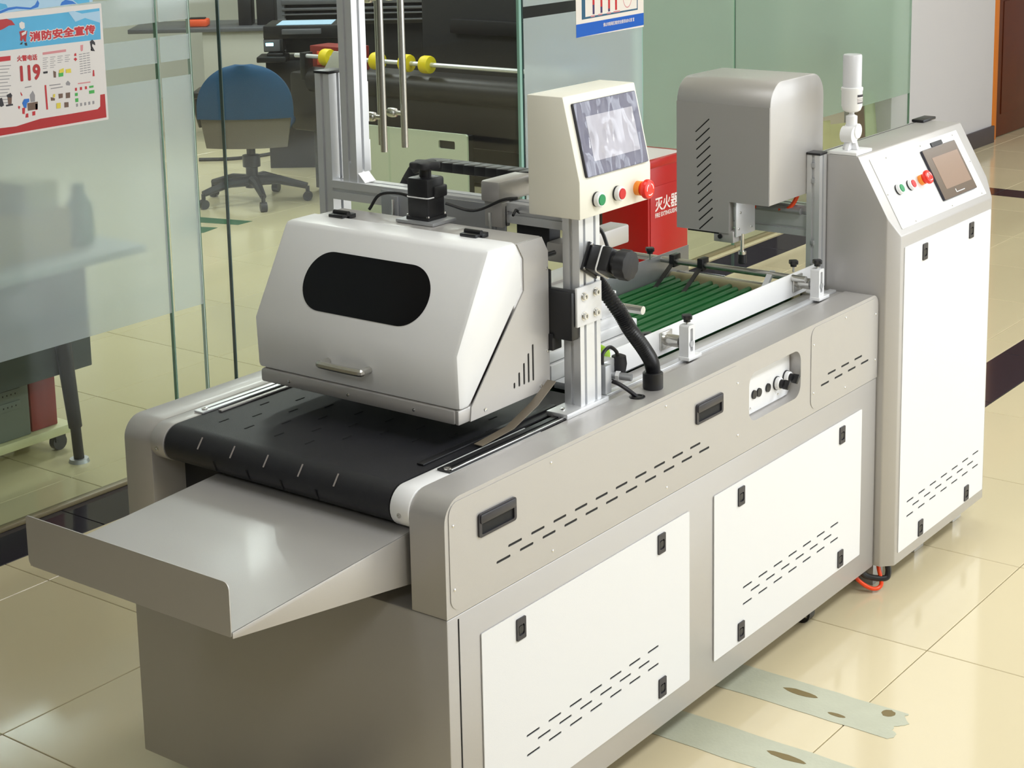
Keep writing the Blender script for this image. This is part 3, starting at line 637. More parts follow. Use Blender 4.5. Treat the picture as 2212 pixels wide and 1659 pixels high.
for dx, dz in ((.042, .001), (.001, -.04), (.042, -.041)): share(b0, 'bolt', bpl, (dx, 0, dz))
MB().box(.512, .538, .085, .20, .955, 1.055, .004).box(.508, .54, .13, .19, .93, .965, .002).build('slide_block', 'black', mc)
MB().cyl((.522, .158, .93), (.522, .158, 1.09), .014, None, 16).cyl((.522, .158, 1.09), (.522, .158, 1.125), .006, None, 10).cyl((.50, .16, 1.118), (.56, .16, 1.118), .005).build('gas_spring', 'black', mc)
extr(.594, .652, .792, .834, ZT, 1.437, 'z', (1, 1)).build('rear_post', 'alu', mc)
MB().box(.592, .654, .79, .836, 1.437, 1.443, .001).build('post_cap', 'black', mc)
extr(.597, .641, .720, .762, 1.16, 1.95, 'z', (1, 1)).build('rear_mast', 'alu', mc)
MB().box(.641, .647, .722, .732, 1.22, 1.29, .001).box(.641, .646, .722, .732, 1.33, 1.42, .001).build('mast_tab', 'white_plastic', mc)
extr(.590, .640, .125, .792, 1.158, 1.200, 'y', (1, 1)).build('cross_beam', 'alu', mc)
MB().prism([(.70, 1.20), (.745, 1.20), (.745, 1.245)], .600, .604, 'x').prism([(.70, 1.20), (.745, 1.20), (.745, 1.245)], .632, .636, 'x').add([(.600, .70, 1.2005), (.636, .70, 1.2005), (.636, .744, 1.2445), (.600, .744, 1.2445)], [(0, 1, 2, 3)]).build('corner_bracket', 'alu', mc)
MB().box(.583, .589, .30, .640, 1.10, 1.195, .0015).build('sensor_plate', 'alu_dark', mc)
for y in (.60, .335):
    MB().box(.578, .583, y-.012, y+.012, 1.105, 1.185, .001, 0).cyl((.572, y-.004, 1.108), (.572, y-.004, 1.18), .004, None, 10, 1).build('vertical_clamp', ['alu_dark', 'chrome'], mc)
MB().box(.565, .95, .300, .350, 1.202, 1.247, .006).build('carriage_beam', 'taupe', mc)
MB().box(.572, .60, .300, .345, 1.15, 1.203, .002).build('beam_foot', 'taupe', mc)
MB().box(.60, .835, .16, .21, 1.086, 1.127, .005).build('lower_beam', 'taupe', mc)
MB().box(.62, .66, .215, .30, 1.09, 1.185, .003).tube([(.60, .275, 1.18), (.58, .27, 1.19), (.56, .262, 1.183)], .003, 8).build('cable_cluster', 'black_matte', mc)
# cable drag chain along the beam: links
ch = MB().box(.66, .72, .15, .17, 1.20, 1.22, .002).build('drag_chain', 'black', mc)
path = [(.665, 1.175), (.650, 1.200), (.632, 1.224), (.605, 1.236)]+[(.575-.030*k, 1.238) for k in range(15)]
l0 = None
for i in range(len(path)-1):
    (ya, za), (yb, zb) = path[i], path[i+1]; a = math.atan2(zb-za, yb-ya)
    if l0 is None: l0 = MB().box(-.022, .022, -.0165, .0165, -.011, .011, .003).build('chain_link', 'black', None, (0, 0, 0)); l0.parent = ch
    o = l0 if i == 0 else share(l0, 'chain_link', ch, (0, 0, 0))
    o.location = Vector((.70, (ya+yb)/2, (za+zb)/2))-wloc(ch); o.rotation_euler = (a, 0, 0)

# operator box on the front post ---------------------------------------------------
ob = MB().prism([(.060, 1.204), (.184, 1.204), (.184, 1.443), (.098, 1.443), (.060, 1.278)], .509, .763, 'x', .0025).build('operator_box', 'cream', mc)
sv = Vector((0, .038, .165)).normalized(); TS = TL((.509, .060, 1.278), (1, 0, 0), sv)
def scr(par, x0, x1, v0, v1, T, edge, film, ins, th=.006):
    m = MB().plate(rrect(x0, x1, v0, v1, .004), [], th, T, 0)
    m.plate(rrect(x0+.001, x1-.001, v0+.001, v1-.001, .003), [], .0004, T @ Matrix.Translation((0, 0, th)), 1)
    m.plate(rrect(x0+ins[0], x1-ins[1], v0+ins[2], v1-ins[3], .001), [], .0004, T @ Matrix.Translation((0, 0, th+.0004)), 2)
    return m.build('touch_screen', [edge]+film, par)
mat('screen_glass', S(188, 186, 198), .14); crinkle('screen_glass')
scr(ob, .021, .240, .006, .153, TS, 'screen_edge', ['screen_film', 'screen_glass'], (.032, .022, .028, .030))
def button(x, z, T, col, par, s=1.0):
    m = MB(); n = T @ Vector((x, z, 0)); ax = (T.to_3x3() @ Vector((0, 0, 1)))
    m.lathe([(.0150*s, 0), (.0150*s, .004*s)], n, ax, 24, 0).lathe([(.0148*s, .004*s), (.0148*s, .012*s), (.0135*s, .0135*s)], n, ax, 24, 1).lathe([(.0112*s, .0135*s), (.0108*s, .0155*s)], n, ax, 24, 2)
    return m.build('push_button', ['black', 'white_plastic', col], par)
def estop(x, z, T, par, s=1.0):
    m = MB(); n = T @ Vector((x, z, 0)); R3 = T.to_3x3(); ax = R3 @ Vector((0, 0, 1))
    m.lathe([(.0145*s, 0), (.0145*s, .012*s)], n, ax, 24, 0)
    m.lathe([(.0125*s, .010*s), (.0145*s, .016*s), (.0195*s, .021*s), (.0200*s, .025*s), (.0185*s, .0295*s), (.016*s, .031*s)], n, ax, 28, 1)
    for a0 in (0, 2.09, 4.19):
        o_ = [(.0125*s*math.cos(a0+.25*k), .0125*s*math.sin(a0+.25*k)) for k in range(6)]; i_ = [(.0105*s*math.cos(a0+.25*k), .0105*s*math.sin(a0+.25*k)) for k in range(6)]
        m.plate(o_+i_[::-1], [], .0004, T @ Matrix.Translation((x, z, .031*s)), 2)
    return m.build('emergency_stop', ['orange_ring', 'estop_red', 'white_plastic'], par)
TF = TL((0, .060, 0), (1, 0, 0), (0, 0, 1))
button(.565, 1.237, TF, 'green_btn', ob); button(.637, 1.237, TF, 'red_btn', ob); estop(.712, 1.235, TF, ob, 1.02)

# motor on the post, hose, sensor ----------------------------------------------------
TM = Matrix.Translation((.582, .085, 1.108)) @ Matrix.Rotation(.52, 4, 'Y')
m = MB().box(-.030, .030, -.006, 0, -.030, .030, .002, 0, TM).box(-.026, .026, -.058, -.006, -.026, .026, .005, 0, TM).cyl((0, -.058, 0), (0, -.068, 0), .022, None, 24, 0, TM)
pm = m.build('post_motor', 'black', mc)
MB().prism(star(0, 0, 10, .031, .029), -.094, -.068, 'y', .003, 0, TM).build('hand_knob', 'black_matte', pm)
MB().box(-.022, .022, -.05, -.012, .0262, .0268, 0, 0, TM).build('rating_label', 'label_grey', pm)
MB().box(-.020, .020, -.046, -.043, .0268, .0270, 0, 0, TM).box(-.018, .008, -.03, -.028, .0268, .0270, 0, 0, TM).box(-.018, .012, -.022, -.020, .0268, .0270, 0, 0, TM).build('label_print', 'ink_grey', pm)
rb = [(TM @ Vector((p[0], -.034, p[1]))) for p in rrect(-.0268, .0268, -.0268, .0268, .005, 3)]; MB().tube(rb+[rb[0]], .0018, 6, caps=False).build('cable_tie', 'white_tie', pm)
for dx, dz in ((-.025, -.025), (.025, -.025), (-.025, .025), (.025, .025)): MB()._lathe([(.003, 0), (.003, .003), (.0001, .0035)], TM @ Vector((dx, -.006, dz)), Vector((0, -1, 0)), 8, 0, None).build('bolt', 'chrome', pm)
MB().tube(bez([(.618, .11, 1.17), (.64, .10, 1.155), (.648, .09, 1.12), (.63, .07, 1.105)], 20), .004, 8).build('motor_cable', 'black', pm)
hp = bez([(.628, .115, 1.06), (.640, .100, 1.037), (.665, .075, .985), (.682, .060, .945), (.722, .052, .895), (.747, .05, .86), (.752, .05, .83), (.752, .05, .806)], 150)
rr = [.0140+.0024*(i % 2) for i in range(len(hp))]
ho = MB().tube(hp, rr, 16).build('flexible_hose', 'black', mc)
MB()._lathe([(.020, 0), (.0215, .002), (.0215, .034), (.019, .036)], (.752, .05, ZT), Vector((0, 0, 1)), 28, 0, None).build('hose_cuff', 'black', ho)
gr = MB()._lathe([(.0165, 0), (.0165, .002), (.012, .003), (.010, .001)], (.683, .044, ZT), Vector((0, 0, 1)), 22, 0, None).build('cable_grommet', 'black', mc)
MB().tube(bez([(.683, .046, .804), (.672, .058, .818), (.664, .075, .83), (.66, .09, .835)], 16), .0045, 8).build('sensor_cable', 'office_dark', mc)
sn_ = MB().cyl((.672, .125, .842), (.690, .062, .840), .008, None, 16, 0).cyl((.676, .112, .8415), (.678, .105, .8413), .0115, None, 6, 1).cyl((.681, .094, .841), (.683, .087, .841), .0115, None, 6, 1).build('proximity_sensor', ['alu_dark', 'white_plastic'], mc)
MB().box(.628, .650, .085, .11, .815, .875, .0015).box(.640, .685, .10, .135, .845, .878, .003, 1).build('sensor_bracket', ['alu_dark', 'alu'], mc)
MB().tube(bez([(.64, .10, .86), (.64, .10, .895), (.665, .10, .905), (.69, .10, .89), (.695, .10, .875)], 24), .004, 8).build('sensor_cable', 'black', mc)
MB()._lathe([(.002, -.022), (.014, -.018), (.017, 0), (.015, .016), (.006, .02)], (.70, .10, .862), Vector((0, 0, 1)), 20, 0, None).build('cable_plug', 'black_matte', mc)
MB()._lathe([(.002, -.02), (.020, -.015), (.024, 0), (.020, .015), (.002, .02)], (.70, .15, .870), Vector((0, 1, 0)), 20, 0, None).build('lime_wheel', 'lime', mc)

# feeding table -----------------------------------------------------------------------
MB().box(.62, 1.715, .081, .756, .70, .772, .002).build('feeder_bed', 'green_gap_shade', mc)  # bed coloured with the painted shade seen in the belt gaps
fdk = MB().box(.64, 1.71, .081, .165, .772, .797, .002).box(.64, 1.71, .545, .756, .772, .797, .002).build('feeder_deck', 'taupe', mc)
MB().box(.66, 1.70, .104, .122, .797, .8035, .001).build('deck_strip', 'alu', fdk)
b0 = MB().cyl((.70, .185, .798), (1.60, .185, .798), .0088, None, 10).build('round_belt', 'green_belt', mc)
for k in range(1, 13): share(b0, 'round_belt', mc, (-.02*(k % 2), .0285*k, 0))
MB().cyl((1.615, .17, .794), (1.615, .54, .794), .018, None, 20).build('feeder_roller', 'beige_roller', mc)
MB().cyl((1.645, .14, .80), (1.645, .56, .80), .010, None, 16).build('feeder_shaft', 'steel', mc)
MB().box(.655, 1.690, .158, .161, .806, .866, .0008).build('side_guide', 'white_paint', mc)
MB().box(1.02, 1.700, .540, .543, .800, .868, .0008).build('side_guide', 'alu_dark', mc)
def knob(x, y, z, par, st=.018):
    m = MB().cyl((x, y, z), (x, y, z+st), .003, None, 8, 1).prism([(x+a, y+b) for a, b in star(0, 0, 4, .013, .010, 32)], z+st, z+st+.010, 'z', .0015, 0).cyl((x, y, z+st-.006), (x, y, z+st), .008, None, 12, 0)
    return m.build('wing_knob', ['black', 'steel'], par)
def bracket(x):
    T = FY(.090)
    m = MB().plate(rrect(x, x+.027, ZT, .882, [.001, .001, .005, .005], 4), [rrect(x+.008, x+.019, .822, .874, .003)], .024, FY(.114))
    m.box(x-.004, x+.05, .086, .114, ZT, .811, .0012)
    o = m.build('slotted_bracket', 'white_paint', mc)
    knob(x+.0135, .102, .882, o, .012)
    return o
for bx in (.960, 1.577):
    bracket(bx)
    f = MB().box(bx-.012, bx+.034, .152, .158, .818, .860, .002, 0).cyl((bx+.012, .158, .84), (bx+.012, .118, .84), .014, None, 20, 0).cyl((bx+.012, .158, .84), (bx+.012, .088, .84), .0075, None, 14, 1)
    f.build('flange_bearing', ['steel', 'alu_dark'], mc)
knob(.965, .200, .81, mc, .03); knob(1.585, .165, .866, mc, .020); knob(1.50, .535, .868, mc, .022)
MB().cyl((1.565, .12, .856), (1.565, .70, .856), .0085, None, 16).build('cross_rod', 'steel', mc)
for y in (.50, .415): MB().box(1.548, 1.582, y-.008, y+.008, .842, .875, .002).prism([(1.545, .845), (1.558, .857), (1.47, .806), (1.46, .80)], y-.006, y+.006, 'y').build('hold_down_clamp', 'black', mc)
MB().prism([(1.558, .86), (1.575, .865), (1.52, .812), (1.505, .808)], .21, .225, 'y').build('hold_down_clamp', 'alu', mc)
# registration stage behind the hose
st = MB().box(.66, 1.00, .245, .300, .806, .842, .002).box(.66, 1.00, .250, .295, .846, .868, .002).box(.86, .965, .255, .290, .868, .89, .002).box(.875, .935, .262, .282, .89, .945, .002)
so = st.build('registration_stage', 'white_paint', mc)
MB().cyl((.925, .40, .912), (.925, .185, .912), .0095, None, 18).build('stage_rod', 'steel', so)
MB().cyl((.66, .235, .80), (1.02, .235, .80), .008, None, 14).build('guide_rod', 'chrome', mc)
MB().box(.655, .95, .17, .235, .797, .812, .001).build('guide_block', 'alu', mc)

# pick-up head at the far end -----------------------------------------------------------
cov = MB().prism([(1.502, .965)][:0] or [(1.50, 1.045), (1.78, 1.045)]+[(1.78-.06+.06*math.cos(PI/2*k/8), 1.348-.06+.06*math.sin(PI/2*k/8)) for k in range(9)]+[(1.50+.06+.06*math.cos(PI/2+PI/2*k/8), 1.348-.06+.06*math.sin(PI/2+PI/2*k/8)) for k in range(9)], .187, .453, 'y', .0025)
co = cov.build('head_cover', 'taupe', mc)
lsl = []
for k in range(12):
    z = 1.232-.0225*k; y = .377-.001*k
    lsl.append([(-y-.021, z-.017), (-y-.019, z-.0195), (-y+.021, z+.0165), (-y+.019, z+.019)])
MB().plate([(-.452, .964), (-.300, .964), (-.300, 1.045), (-.188, 1.045), (-.188, 1.289), (-.452, 1.289)], lsl, .002, FX(1.4995)).box(1.4990, 1.4996, .33, .42, .96, 1.26, 0, 1).box(1.4992, 1.52, .300, .452, .964, 1.05, .001, 0).build('vented_front', ['taupe', 'slot_dark'], co)
hp_ = MB().box(1.505, 1.60, .283, .288, .955, 1.05, .001).build('head_plate', 'alu', mc)
for dx, dz in ((.012, .02), (.02, .06), (.075, .015)): MB()._lathe([(.0035, 0), (.003, .002), (.0001, .0025)], (1.505+dx, .283, .955+dz), Vector((0, -1, 0)), 8, 0, None).build('screw', 'chrome', hp_)
MB().box(1.50, 1.54, .289, .345, .94, .97, .002, 0).cyl((1.499, .325, .955), (1.495, .325, .955), .006, None, 12, 1).build('lower_lug', ['taupe', 'black'], mc)
MB().cyl((1.535, .283, .96), (1.535, .283, .915), .005, None, 12, 1).cyl((1.535, .283, .915), (1.535, .283, .907), .010, None, 14, 1)._lathe([(.010, 0), (.011, -.022), (.009, -.024)], (1.535, .283, .907), Vector((0, 0, 1)), 14, 0, None).build('suction_nozzle', ['black', 'chrome'], mc)
extr(1.70, 1.74, .190, .455, .932, 1.012, 'y', (1, 2)).build('head_beam', 'alu', mc)
MB().cyl((1.688, .20, .998), (1.688, .40, .998), .009, None, 16).build('air_cylinder', 'alu_dark', mc)
for pts in ([(1.64, .36, 1.06), (1.66, .355, 1.02), (1.68, .345, 1.0), (1.684, .325, .998)], [(1.69, .205, 1.07), (1.69, .215, 1.03), (1.686, .235, 1.002), (1.684, .26, .998)]):
    MB().tube(bez(pts, 24), .0055, 10).build('orange_air_hose', 'orange_hose', mc)
ep = extr(1.690, 1.728, .150, .186, ZT, 1.146, 'z', (1, 1)).build('end_post', 'alu', mc)
MB().box(1.688, 1.7285, .148, .188, 1.146, 1.152, .001).build('post_cap', 'black', ep)
for z in (1.12, 1.08, .92, .86): MB().box(1.687, 1.6902, .163, .173, z-.006, z+.006, .001).build('slot_nut', 'alu_dark', ep)
# hoses under the end
MB().tube(bez([(1.70, .06, .075), (1.705, .03, .035), (1.725, .0, .012), (1.745, -.015, .02), (1.75, -.005, .06), (1.755, .0, .075)], 40), .0055, 10).build('orange_air_hose', 'orange_hose', mc)
MB().tube(bez([(1.70, .03, .074), (1.72, .015, .045), (1.755, -.02, .035), (1.765, -.025, .05), (1.765, -.022, .074)], 30), .008, 10).build('power_cable', 'black', mc)

# ------------------------------------------------------------------ control cabinet
cb = thing('control_cabinet', (2.05, .06, 0), 'taupe control cabinet with white door and sloped touch screen panel', 'cabinet')
C0, C1, CF, CBK, CH, CT = 1.731, 2.372, -.044, .185, .028, 1.145
b = bmesh.new(); poly = [(C0, CBK), (C1, CBK), (C1, CF+CH), (C1-CH, CF), (C0+CH, CF), (C0, CF+CH)]
lo = [b.verts.new((x, y, ZB)) for x, y in poly]; hi = [b.verts.new((x, y, CT)) for x, y in poly]
b.faces.new(lo); b.faces.new(hi[::-1])
for i in range(6): b.faces.new((lo[i], hi[i], hi[(i+1) % 6], lo[(i+1) % 6]))
vdir = Vector((0, .109, .197)).normalized(); nrm = Vector((0, -.197, .109)).normalized()
r = bmesh.ops.bisect_plane(b, geom=b.verts[:]+b.edges[:]+b.faces[:], plane_co=(0, CF, .948), plane_no=nrm, clear_outer=True)
bmesh.ops.holes_fill(b, edges=b.edges[:]); bmesh.ops.recalc_face_normals(b, faces=b.faces[:])
bmesh.ops.bevel(b, geom=[e for e in b.edges if len(e.link_faces) == 2 and e.calc_face_angle(0) > .3], offset=.003, segments=2, affect='EDGES', profile=.5)
cbo = MB().bm(b).build('cabinet_body', 'taupe', cb)
PAR = cb
door(1.776, 2.334, .103, .917, CF, vents(1.822, .0724, 7, .228, 0), [(1.882, .905), (2.183, .905), (1.897, .150), (2.203, .150)])
TCB = TL((0, CF, .948), (1, 0, 0), vdir) @ Matrix.Translation((0, 0, 0))
cp = MB().plate(rrect(1.776, 2.318, .016, .209, .003), [], .002, TCB).build('control_panel', 'white_paint', cb)
TCP = TCB @ Matrix.Translation((0, 0, .002))
button(1.845, .112, TCP, 'green_btn', cp, .95); button(1.915, .112, TCP, 'red_btn', cp, .95); estop(1.985, .114, TCP, cp, .95)
scr(cp, 2.052, 2.266, .041, .185, TCP, 'screen_edge', ['screen_frame_brown', 'screen_brown'], (.036, .012, .026, .027), .007)
MB().plate(rrect(2.13, 2.20, .186, .198, .002), [], .003, TCP).build('screen_tab', 'office_dark', cp)
MB().box(2.135, 2.190, .050, .052, .0076, .0079, 0, 0, TCP).box(2.135, 2.139, .05, .06, .0076, .0079, 0, 0, TCP).build('screen_mark', 'white_tie', cp)
sc0 = None
for x, v in ((1.86, .2), (2.07, .2), (2.28, .2), (1.86, .022), (2.09, .022), (2.29, .022), (1.782, .11), (2.31, .115)):
    n = TCP @ Vector((x, v, 0)); MB()._lathe([(.003, 0), (.003, .001), (.0018, .0012), (.0018, .0004)], n, nrm, 10, 0, None).build('screw', 'steel', cp)
MB().box(C0+.01, C1-.005, CBK-.012, CBK-.0105, CT-.0005, CT+.0006).build('lid_seam', 'slot_dark', cbo)
MB().box(2.315, 2.40, .150, .186, CT, CT+.008, .002).build('top_latch', 'black', cb)
for x in (1.80, 2.06, 2.32):
    MB().box(x-.03, x+.03, .02, .08, 0, ZB, .002).build('foot', 'alu_dark' if x < 2 else 'alu', cb)
# signal tower
LX, LY = 1.777, .108
sb = MB().box(LX-.045, LX+.045, LY-.038, LY+.038, CT, CT+.009, .002).prism([(LX-.028, CT+.009), (LX+.028, CT+.009), (LX+.010, CT+.045), (LX-.010, CT+.045)], LY-.006, LY+.006, 'y', .002).prism([(LY-.022, CT+.009), (LY+.022, CT+.009), (LY+.010, CT+.045), (LY-.010, CT+.045)], LX-.006, LX+.006, 'x', .002)
sb.cyl((LX-.011, LY+.016, CT+.048), (LX-.011, LY-.016, CT+.048), .021, None, 22).cyl((LX+.004, LY+.013, CT+.056), (LX+.004, LY-.019, CT+.056), .019, None, 22)
sb._lathe([(.014, .055), (.0145, .085), (.0145, .094), (.010, .096), (.008, .097), (.0065, .098), (.0065, .108), (.0068, .110)], (LX+.002, LY, CT), Vector((0, 0, 1)), 24, 0, None)
sb._lathe([(.016, .105), (.022, .109), (.0262, .120), (.0265, .158), (.0275, .160), (.0275, .166), (.025, .168)], (LX+.002, LY, CT), Vector((0, 0, 1)), 28, 0, None)
sgo = sb.build('signal_lamp_base', 'white_plastic', cb)
MB()._lathe([(.0238, .167), (.0238, .247), (.022, .250), (.010, .2505)], (LX+.002, LY, CT), Vector((0, 0, 1)), 28, 0, None).build('signal_lamp_lens', 'lamp_lens', sgo)
lb = []
for k in range(9):
    a = -2.15+k*.14; lb.append((LX+.002+.0267*math.cos(a), LY+.0267*math.sin(a)))
def strip(z0, z1, off=1.0):
    return [(x, y, z0) for x, y in lb]+[(x, y, z1) for x, y in lb], [(i, i+1, 10+i, 9+i) for i in range(8)]
m = MB(); m.add(*strip(CT+.128, CT+.150), 0); m.build('lamp_label', 'print_white', sgo, keep=True)
lb = [(LX+.002+(x-LX-.002)*1.012, LY+(y-LY)*1.012) for x, y in lb]
m = MB()
for z0, z1 in ((.144, .150), (.139, .1400), (.135, .1362), (.131, .1322), (.1275, .1297)): m.add(*strip(CT+z0, CT+z1), 0)
m.build('label_print', 'ink_black', sgo, keep=True)

# ------------------------------------------------------------------ tapes on the floor, fire box
def ftape(x0, x1, y0, y1, label, seed):
    rnd = random.Random(seed); pts = []
    n = 22; wob = lambda k: .010*math.sin(k*.55+seed)+rnd.uniform(-.0035, .0035)
    pts += [(x0+(x1-x0)*k/n, y0+wob(k)) for k in range(n+1)]
    pts += [(x1+rnd.uniform(-.002, .002), y0+(y1-y0)*k/10) for k in range(1, 10)]
    pts += [(x1-(x1-x0)*k/n, y1+rnd.uniform(-.008, .008)) for k in range(n+1)]
    pts += [(x0+rnd.uniform(-.002, .002), y1-(y1-y0)*k/10) for k in range(1, 10)]
    o = MB().plate(pts, [], .0008, TL((0, 0, .0002), (1, 0, 0), (0, 1, 0))).build('floor_tape', 'tape')
    tag(o, label, 'tape')
    for (u, v, a, b) in ((.62, .55, .010, .040), (.82, .10, .014, .014), (.25, .3, .006, .02)):
        cx, cy = x0+(x1-x0)*u, y0+(y1-y0)*v
        t = [(cx+a*math.cos(k*PI/8)*(1+.25*rnd.random()), cy+b*math.sin(k*PI/8)*(1+.2*rnd.random())) for k in range(16)]
        MB().plate(t, [], .0004, TL((0, 0, .0010), (1, 0, 0), (0, 1, 0))).build('torn_patch', 'tape_tear', o)
    return o
ftape(1.052, 1.18, -.356, .10, 'pale translucent floor tape strip whose torn outer end lies fully exposed', 3)
ftape(.780, .904, -.60, .10, 'pale translucent floor tape strip with a long torn gash near the machine middle', 5)
fx0, fx1, fy0, fy1, fh_ = 3.665, 3.975, 1.93, 2.16, .655
fb = thing('fire_extinguisher_box', ((fx0+fx1)/2, 2.05, 0), 'red metal fire extinguisher box with white lettering in front of frosted glass', 'box')
fbo = MB().box(fx0, fx1, fy0, fy1, .0, fh_, .006).build('box_body', 'red_box', fb)
MB().box(fx0+.012, fx1-.012, fy0-.004, fy0, .03, fh_-.10, .002).build('box_door', 'red_box', fb)
MB().box(fx0-.006, fx1+.006, fy0-.006, fy1+.006, fh_-.022, fh_+.014, .006).build('box_lid', 'red_box', fb)
MB().box(fx0+.02, fx1-.03, fy0+.01, fy1-.02, fh_+.0142, fh_+.0152).build('top_paper', 'print_white', fb)
TB = FY(fy0-.0042)
MB().text('灭火器箱', .062, TB @ Matrix.Translation((fx0+.045, .455, 0)), .0005, 0, .0012, .235).build('box_title', 'print_white', fb)
MB().text('FIRE EXTINGUISHER BOX', .026, TB @ Matrix.Translation((fx0+.045, .424, 0)), .0005, 0, .0004, .235).build('box_subtitle', 'print_white', fb)
MB().text('火警119', .036, TB @ Matrix.Translation((fx0+.09, .215, 0)), .0005, 0, .0008, .13).build('box_note', 'print_white', fb)
MB().text('FIRE EXTINGUISHER', .03, TB @ Matrix.Translation((fx0+.05, .172, 0)), .0005, 0, .0006, .22).build('box_note', 'print_white', fb)

# ------------------------------------------------------------------ office behind the glass
# desk with angled metal legs behind the left panel
dk = thing('office_desk', (.4, 2.75, 0), 'grey office desk with tapered metal legs behind the poster glass', 'desk')
MB().box(-1.2, 1.505, 2.50, 3.10, .645, .672, .003).build('desk_top', 'office_white', dk)
MB().box(-1.2, 1.30, 2.56, 2.585, .30, .645, .003).build('modesty_panel', 'desk_grey', dk)
for x, s in ((1.21, 1), (-1.0, -1)):
    for y in (2.545, 3.04):
        m = MB().cyl((x-.055*s, y, .645), (x-.006*s, y, .12), .030, .022, 16, 0).cyl((x-.006*s, y, .12), (x, y, .012), .017, .017, 14, 0).cyl((x, y, 0), (x, y, .012), .034, .03, 20, 1); m.build('desk_leg', ['office_dark', 'alu_dark'], dk)
c1 = tag(MB().box(.70, 1.30, 2.62, 2.95, .6725, .82, .004).build('carton', 'carton'), 'brown cardboard carton standing on the desk behind frosted glass', 'box')
MB().box(.70, 1.30, 2.77, 2.80, .82, .821).build('packing_tape', 'cart_cream', c1)
c2 = tag(MB().box(1.15, 1.275, 2.64, 2.80, .8215, .91, .004).build('small_carton', 'plywood'), 'small pale box lying on top of the brown carton', 'box'); MB().box(1.15, 1.275, 2.71, 2.73, .91, .911).build('packing_tape', 'cart_cream', c2)
vsx = MB()._lathe([(.04, 0), (.045, .02), (.045, .13), (.022, .17), (.02, .20), (.022, .202)], (1.385, 2.68, .6725), Vector((0, 0, 1)), 24, 0, None).build('green_bottle', 'floor_green'); tag(vsx, 'dark green bottle beside the carton on the desk', 'bottle')
# computer on a trolley
ct = thing('computer_trolley', (1.1, 2.75, 0), 'cream computer trolley on black castors under the desk', 'trolley')
MB().box(.80, 1.30, 2.67, 2.93, .055, .085, .003).box(.80, .83, 2.67, 2.93, .085, .17, .003).build('trolley_deck', 'cart_cream', ct)
for x in (.86, 1.25):
    for y in (2.70, 2.90): MB().cyl((x, y-.012, .027), (x, y+.012, .027), .027, None, 18, 0).box(x-.02, x+.02, y-.016, y+.016, .03, .056, 0, 0).build('castor', 'black', ct)
pc = thing('computer_tower', (1.10, 2.80, .086), 'grey green computer tower with drive bays on the cream trolley', 'computer')
MB().box(.94, 1.14, 2.69, 2.92, .086, .455, .004).build('case', 'pc_case', pc)
for z in (.345, .315): MB().box(.965, 1.105, 2.684, 2.69, z, z+.018, .001).build('drive_bay', 'slot_dark', pc)
for z in (.265, .225, .185):
    o = MB().box(.965, 1.105, 2.686, 2.69, z, z+.028, .001).build('vent_row', 'pc_case', pc)
    h0 = MB().box(.972, .976, 2.6855, 2.686, z+.011, z+.016).build('vent_hole', 'slot_dark', o)
    for k in range(1, 8): share(h0, 'vent_hole', o, (.016*k, 0, 0))
MB().cyl((1.06, 2.690, .41), (1.06, 2.684, .41), .012, None, 18).build('power_button', 'slot_dark', pc); MB().box(.955, 1.0, 2.686, 2.69, .385, .435, .001).build('case_badge', 'cart_cream', pc)
rb_ = tag(MB().box(1.152, 1.255, 2.70, 2.88, .086, .44, .004).build('red_carton', 'red_plastic'), 'dark red carton standing beside the computer tower on the trolley', 'box'); MB().box(1.20, 1.25, 2.699, 2.70, .30, .40).build('carton_print', 'ink_pink', rb_)
# office chair
och = thing('office_chair', (4.56, 5.22, 0), 'blue and grey swivel office chair with black five-star base', 'chair')
CX, CY = 4.59, 5.18; fd = Vector((fw.x, fw.y, 0)).normalized(); sd = Vector((fd.y, -fd.x, 0))   # chair back turned to the hall
TC = Matrix(((sd.x, fd.x, 0, CX), (sd.y, fd.y, 0, CY), (0, 0, 1, 0), (0, 0, 0, 1)))
def shell(prof, y0, th, bulge, mname, name, T):
    b = bmesh.new(); bmesh.ops.create_grid(b, x_segments=18, y_segments=18, size=.5)
    m = MB(); vs = []; n = 18
    for s in (0, 1):
        for j in range(n+1):
            z0, z1 = prof[0], prof[1]; t = j/n; z = z0+(z1-z0)*t; hw = prof[2](t)
            for i in range(n+1):
                u = i/n*2-1; vs.append((u*hw, y0+bulge*(u*u)+s*th*(1-.5*abs(u)**3), z))
    N = n+1; fs = []
    for s in (0, 1):
        for j in range(n):
            for i in range(n): k = s*N*N+j*N+i; fs.append((k, k+1, k+N+1, k+N))
    for j in range(n):
        for i in (0, n): k = j*N+i; fs.append((k, k+N, k+N+N*N, k+N*N))
    for i in range(n):
        for j in (0, n): k = j*N+i; fs.append((k, k+1, k+1+N*N, k+N*N))
    b.free(); m.add(vs, fs, 0, T); return m.build(name, mname, och)
shell((.50, .80, lambda t: .265*math.sqrt(max(0, 1-max(0, (t-.15)/.86)**2.3))+.002), -.20, .05, .05, 'chair_blue', 'backrest', TC)
shell((.335, .52, lambda t: .225+.03*t), -.19, .06, .05, 'chair_grey', 'backrest_shell', TC)
MB().box(-.23, .23, -.15, .28, .40, .46, .03, 0, TC, 3).build('seat', 'chair_blue', och)
MB().box(-.10, .10, -.10, .12, .36, .40, .01, 0, TC).build('seat_plate', 'black', och)
MB()._lathe([(.04, .085), (.034, .12), (.034, .20), (.05, .205), (.05, .27), (.025, .275), (.025, .37)], (CX, CY, 0), Vector((0, 0, 1)), 20, 0, None).build('column', 'black', och)
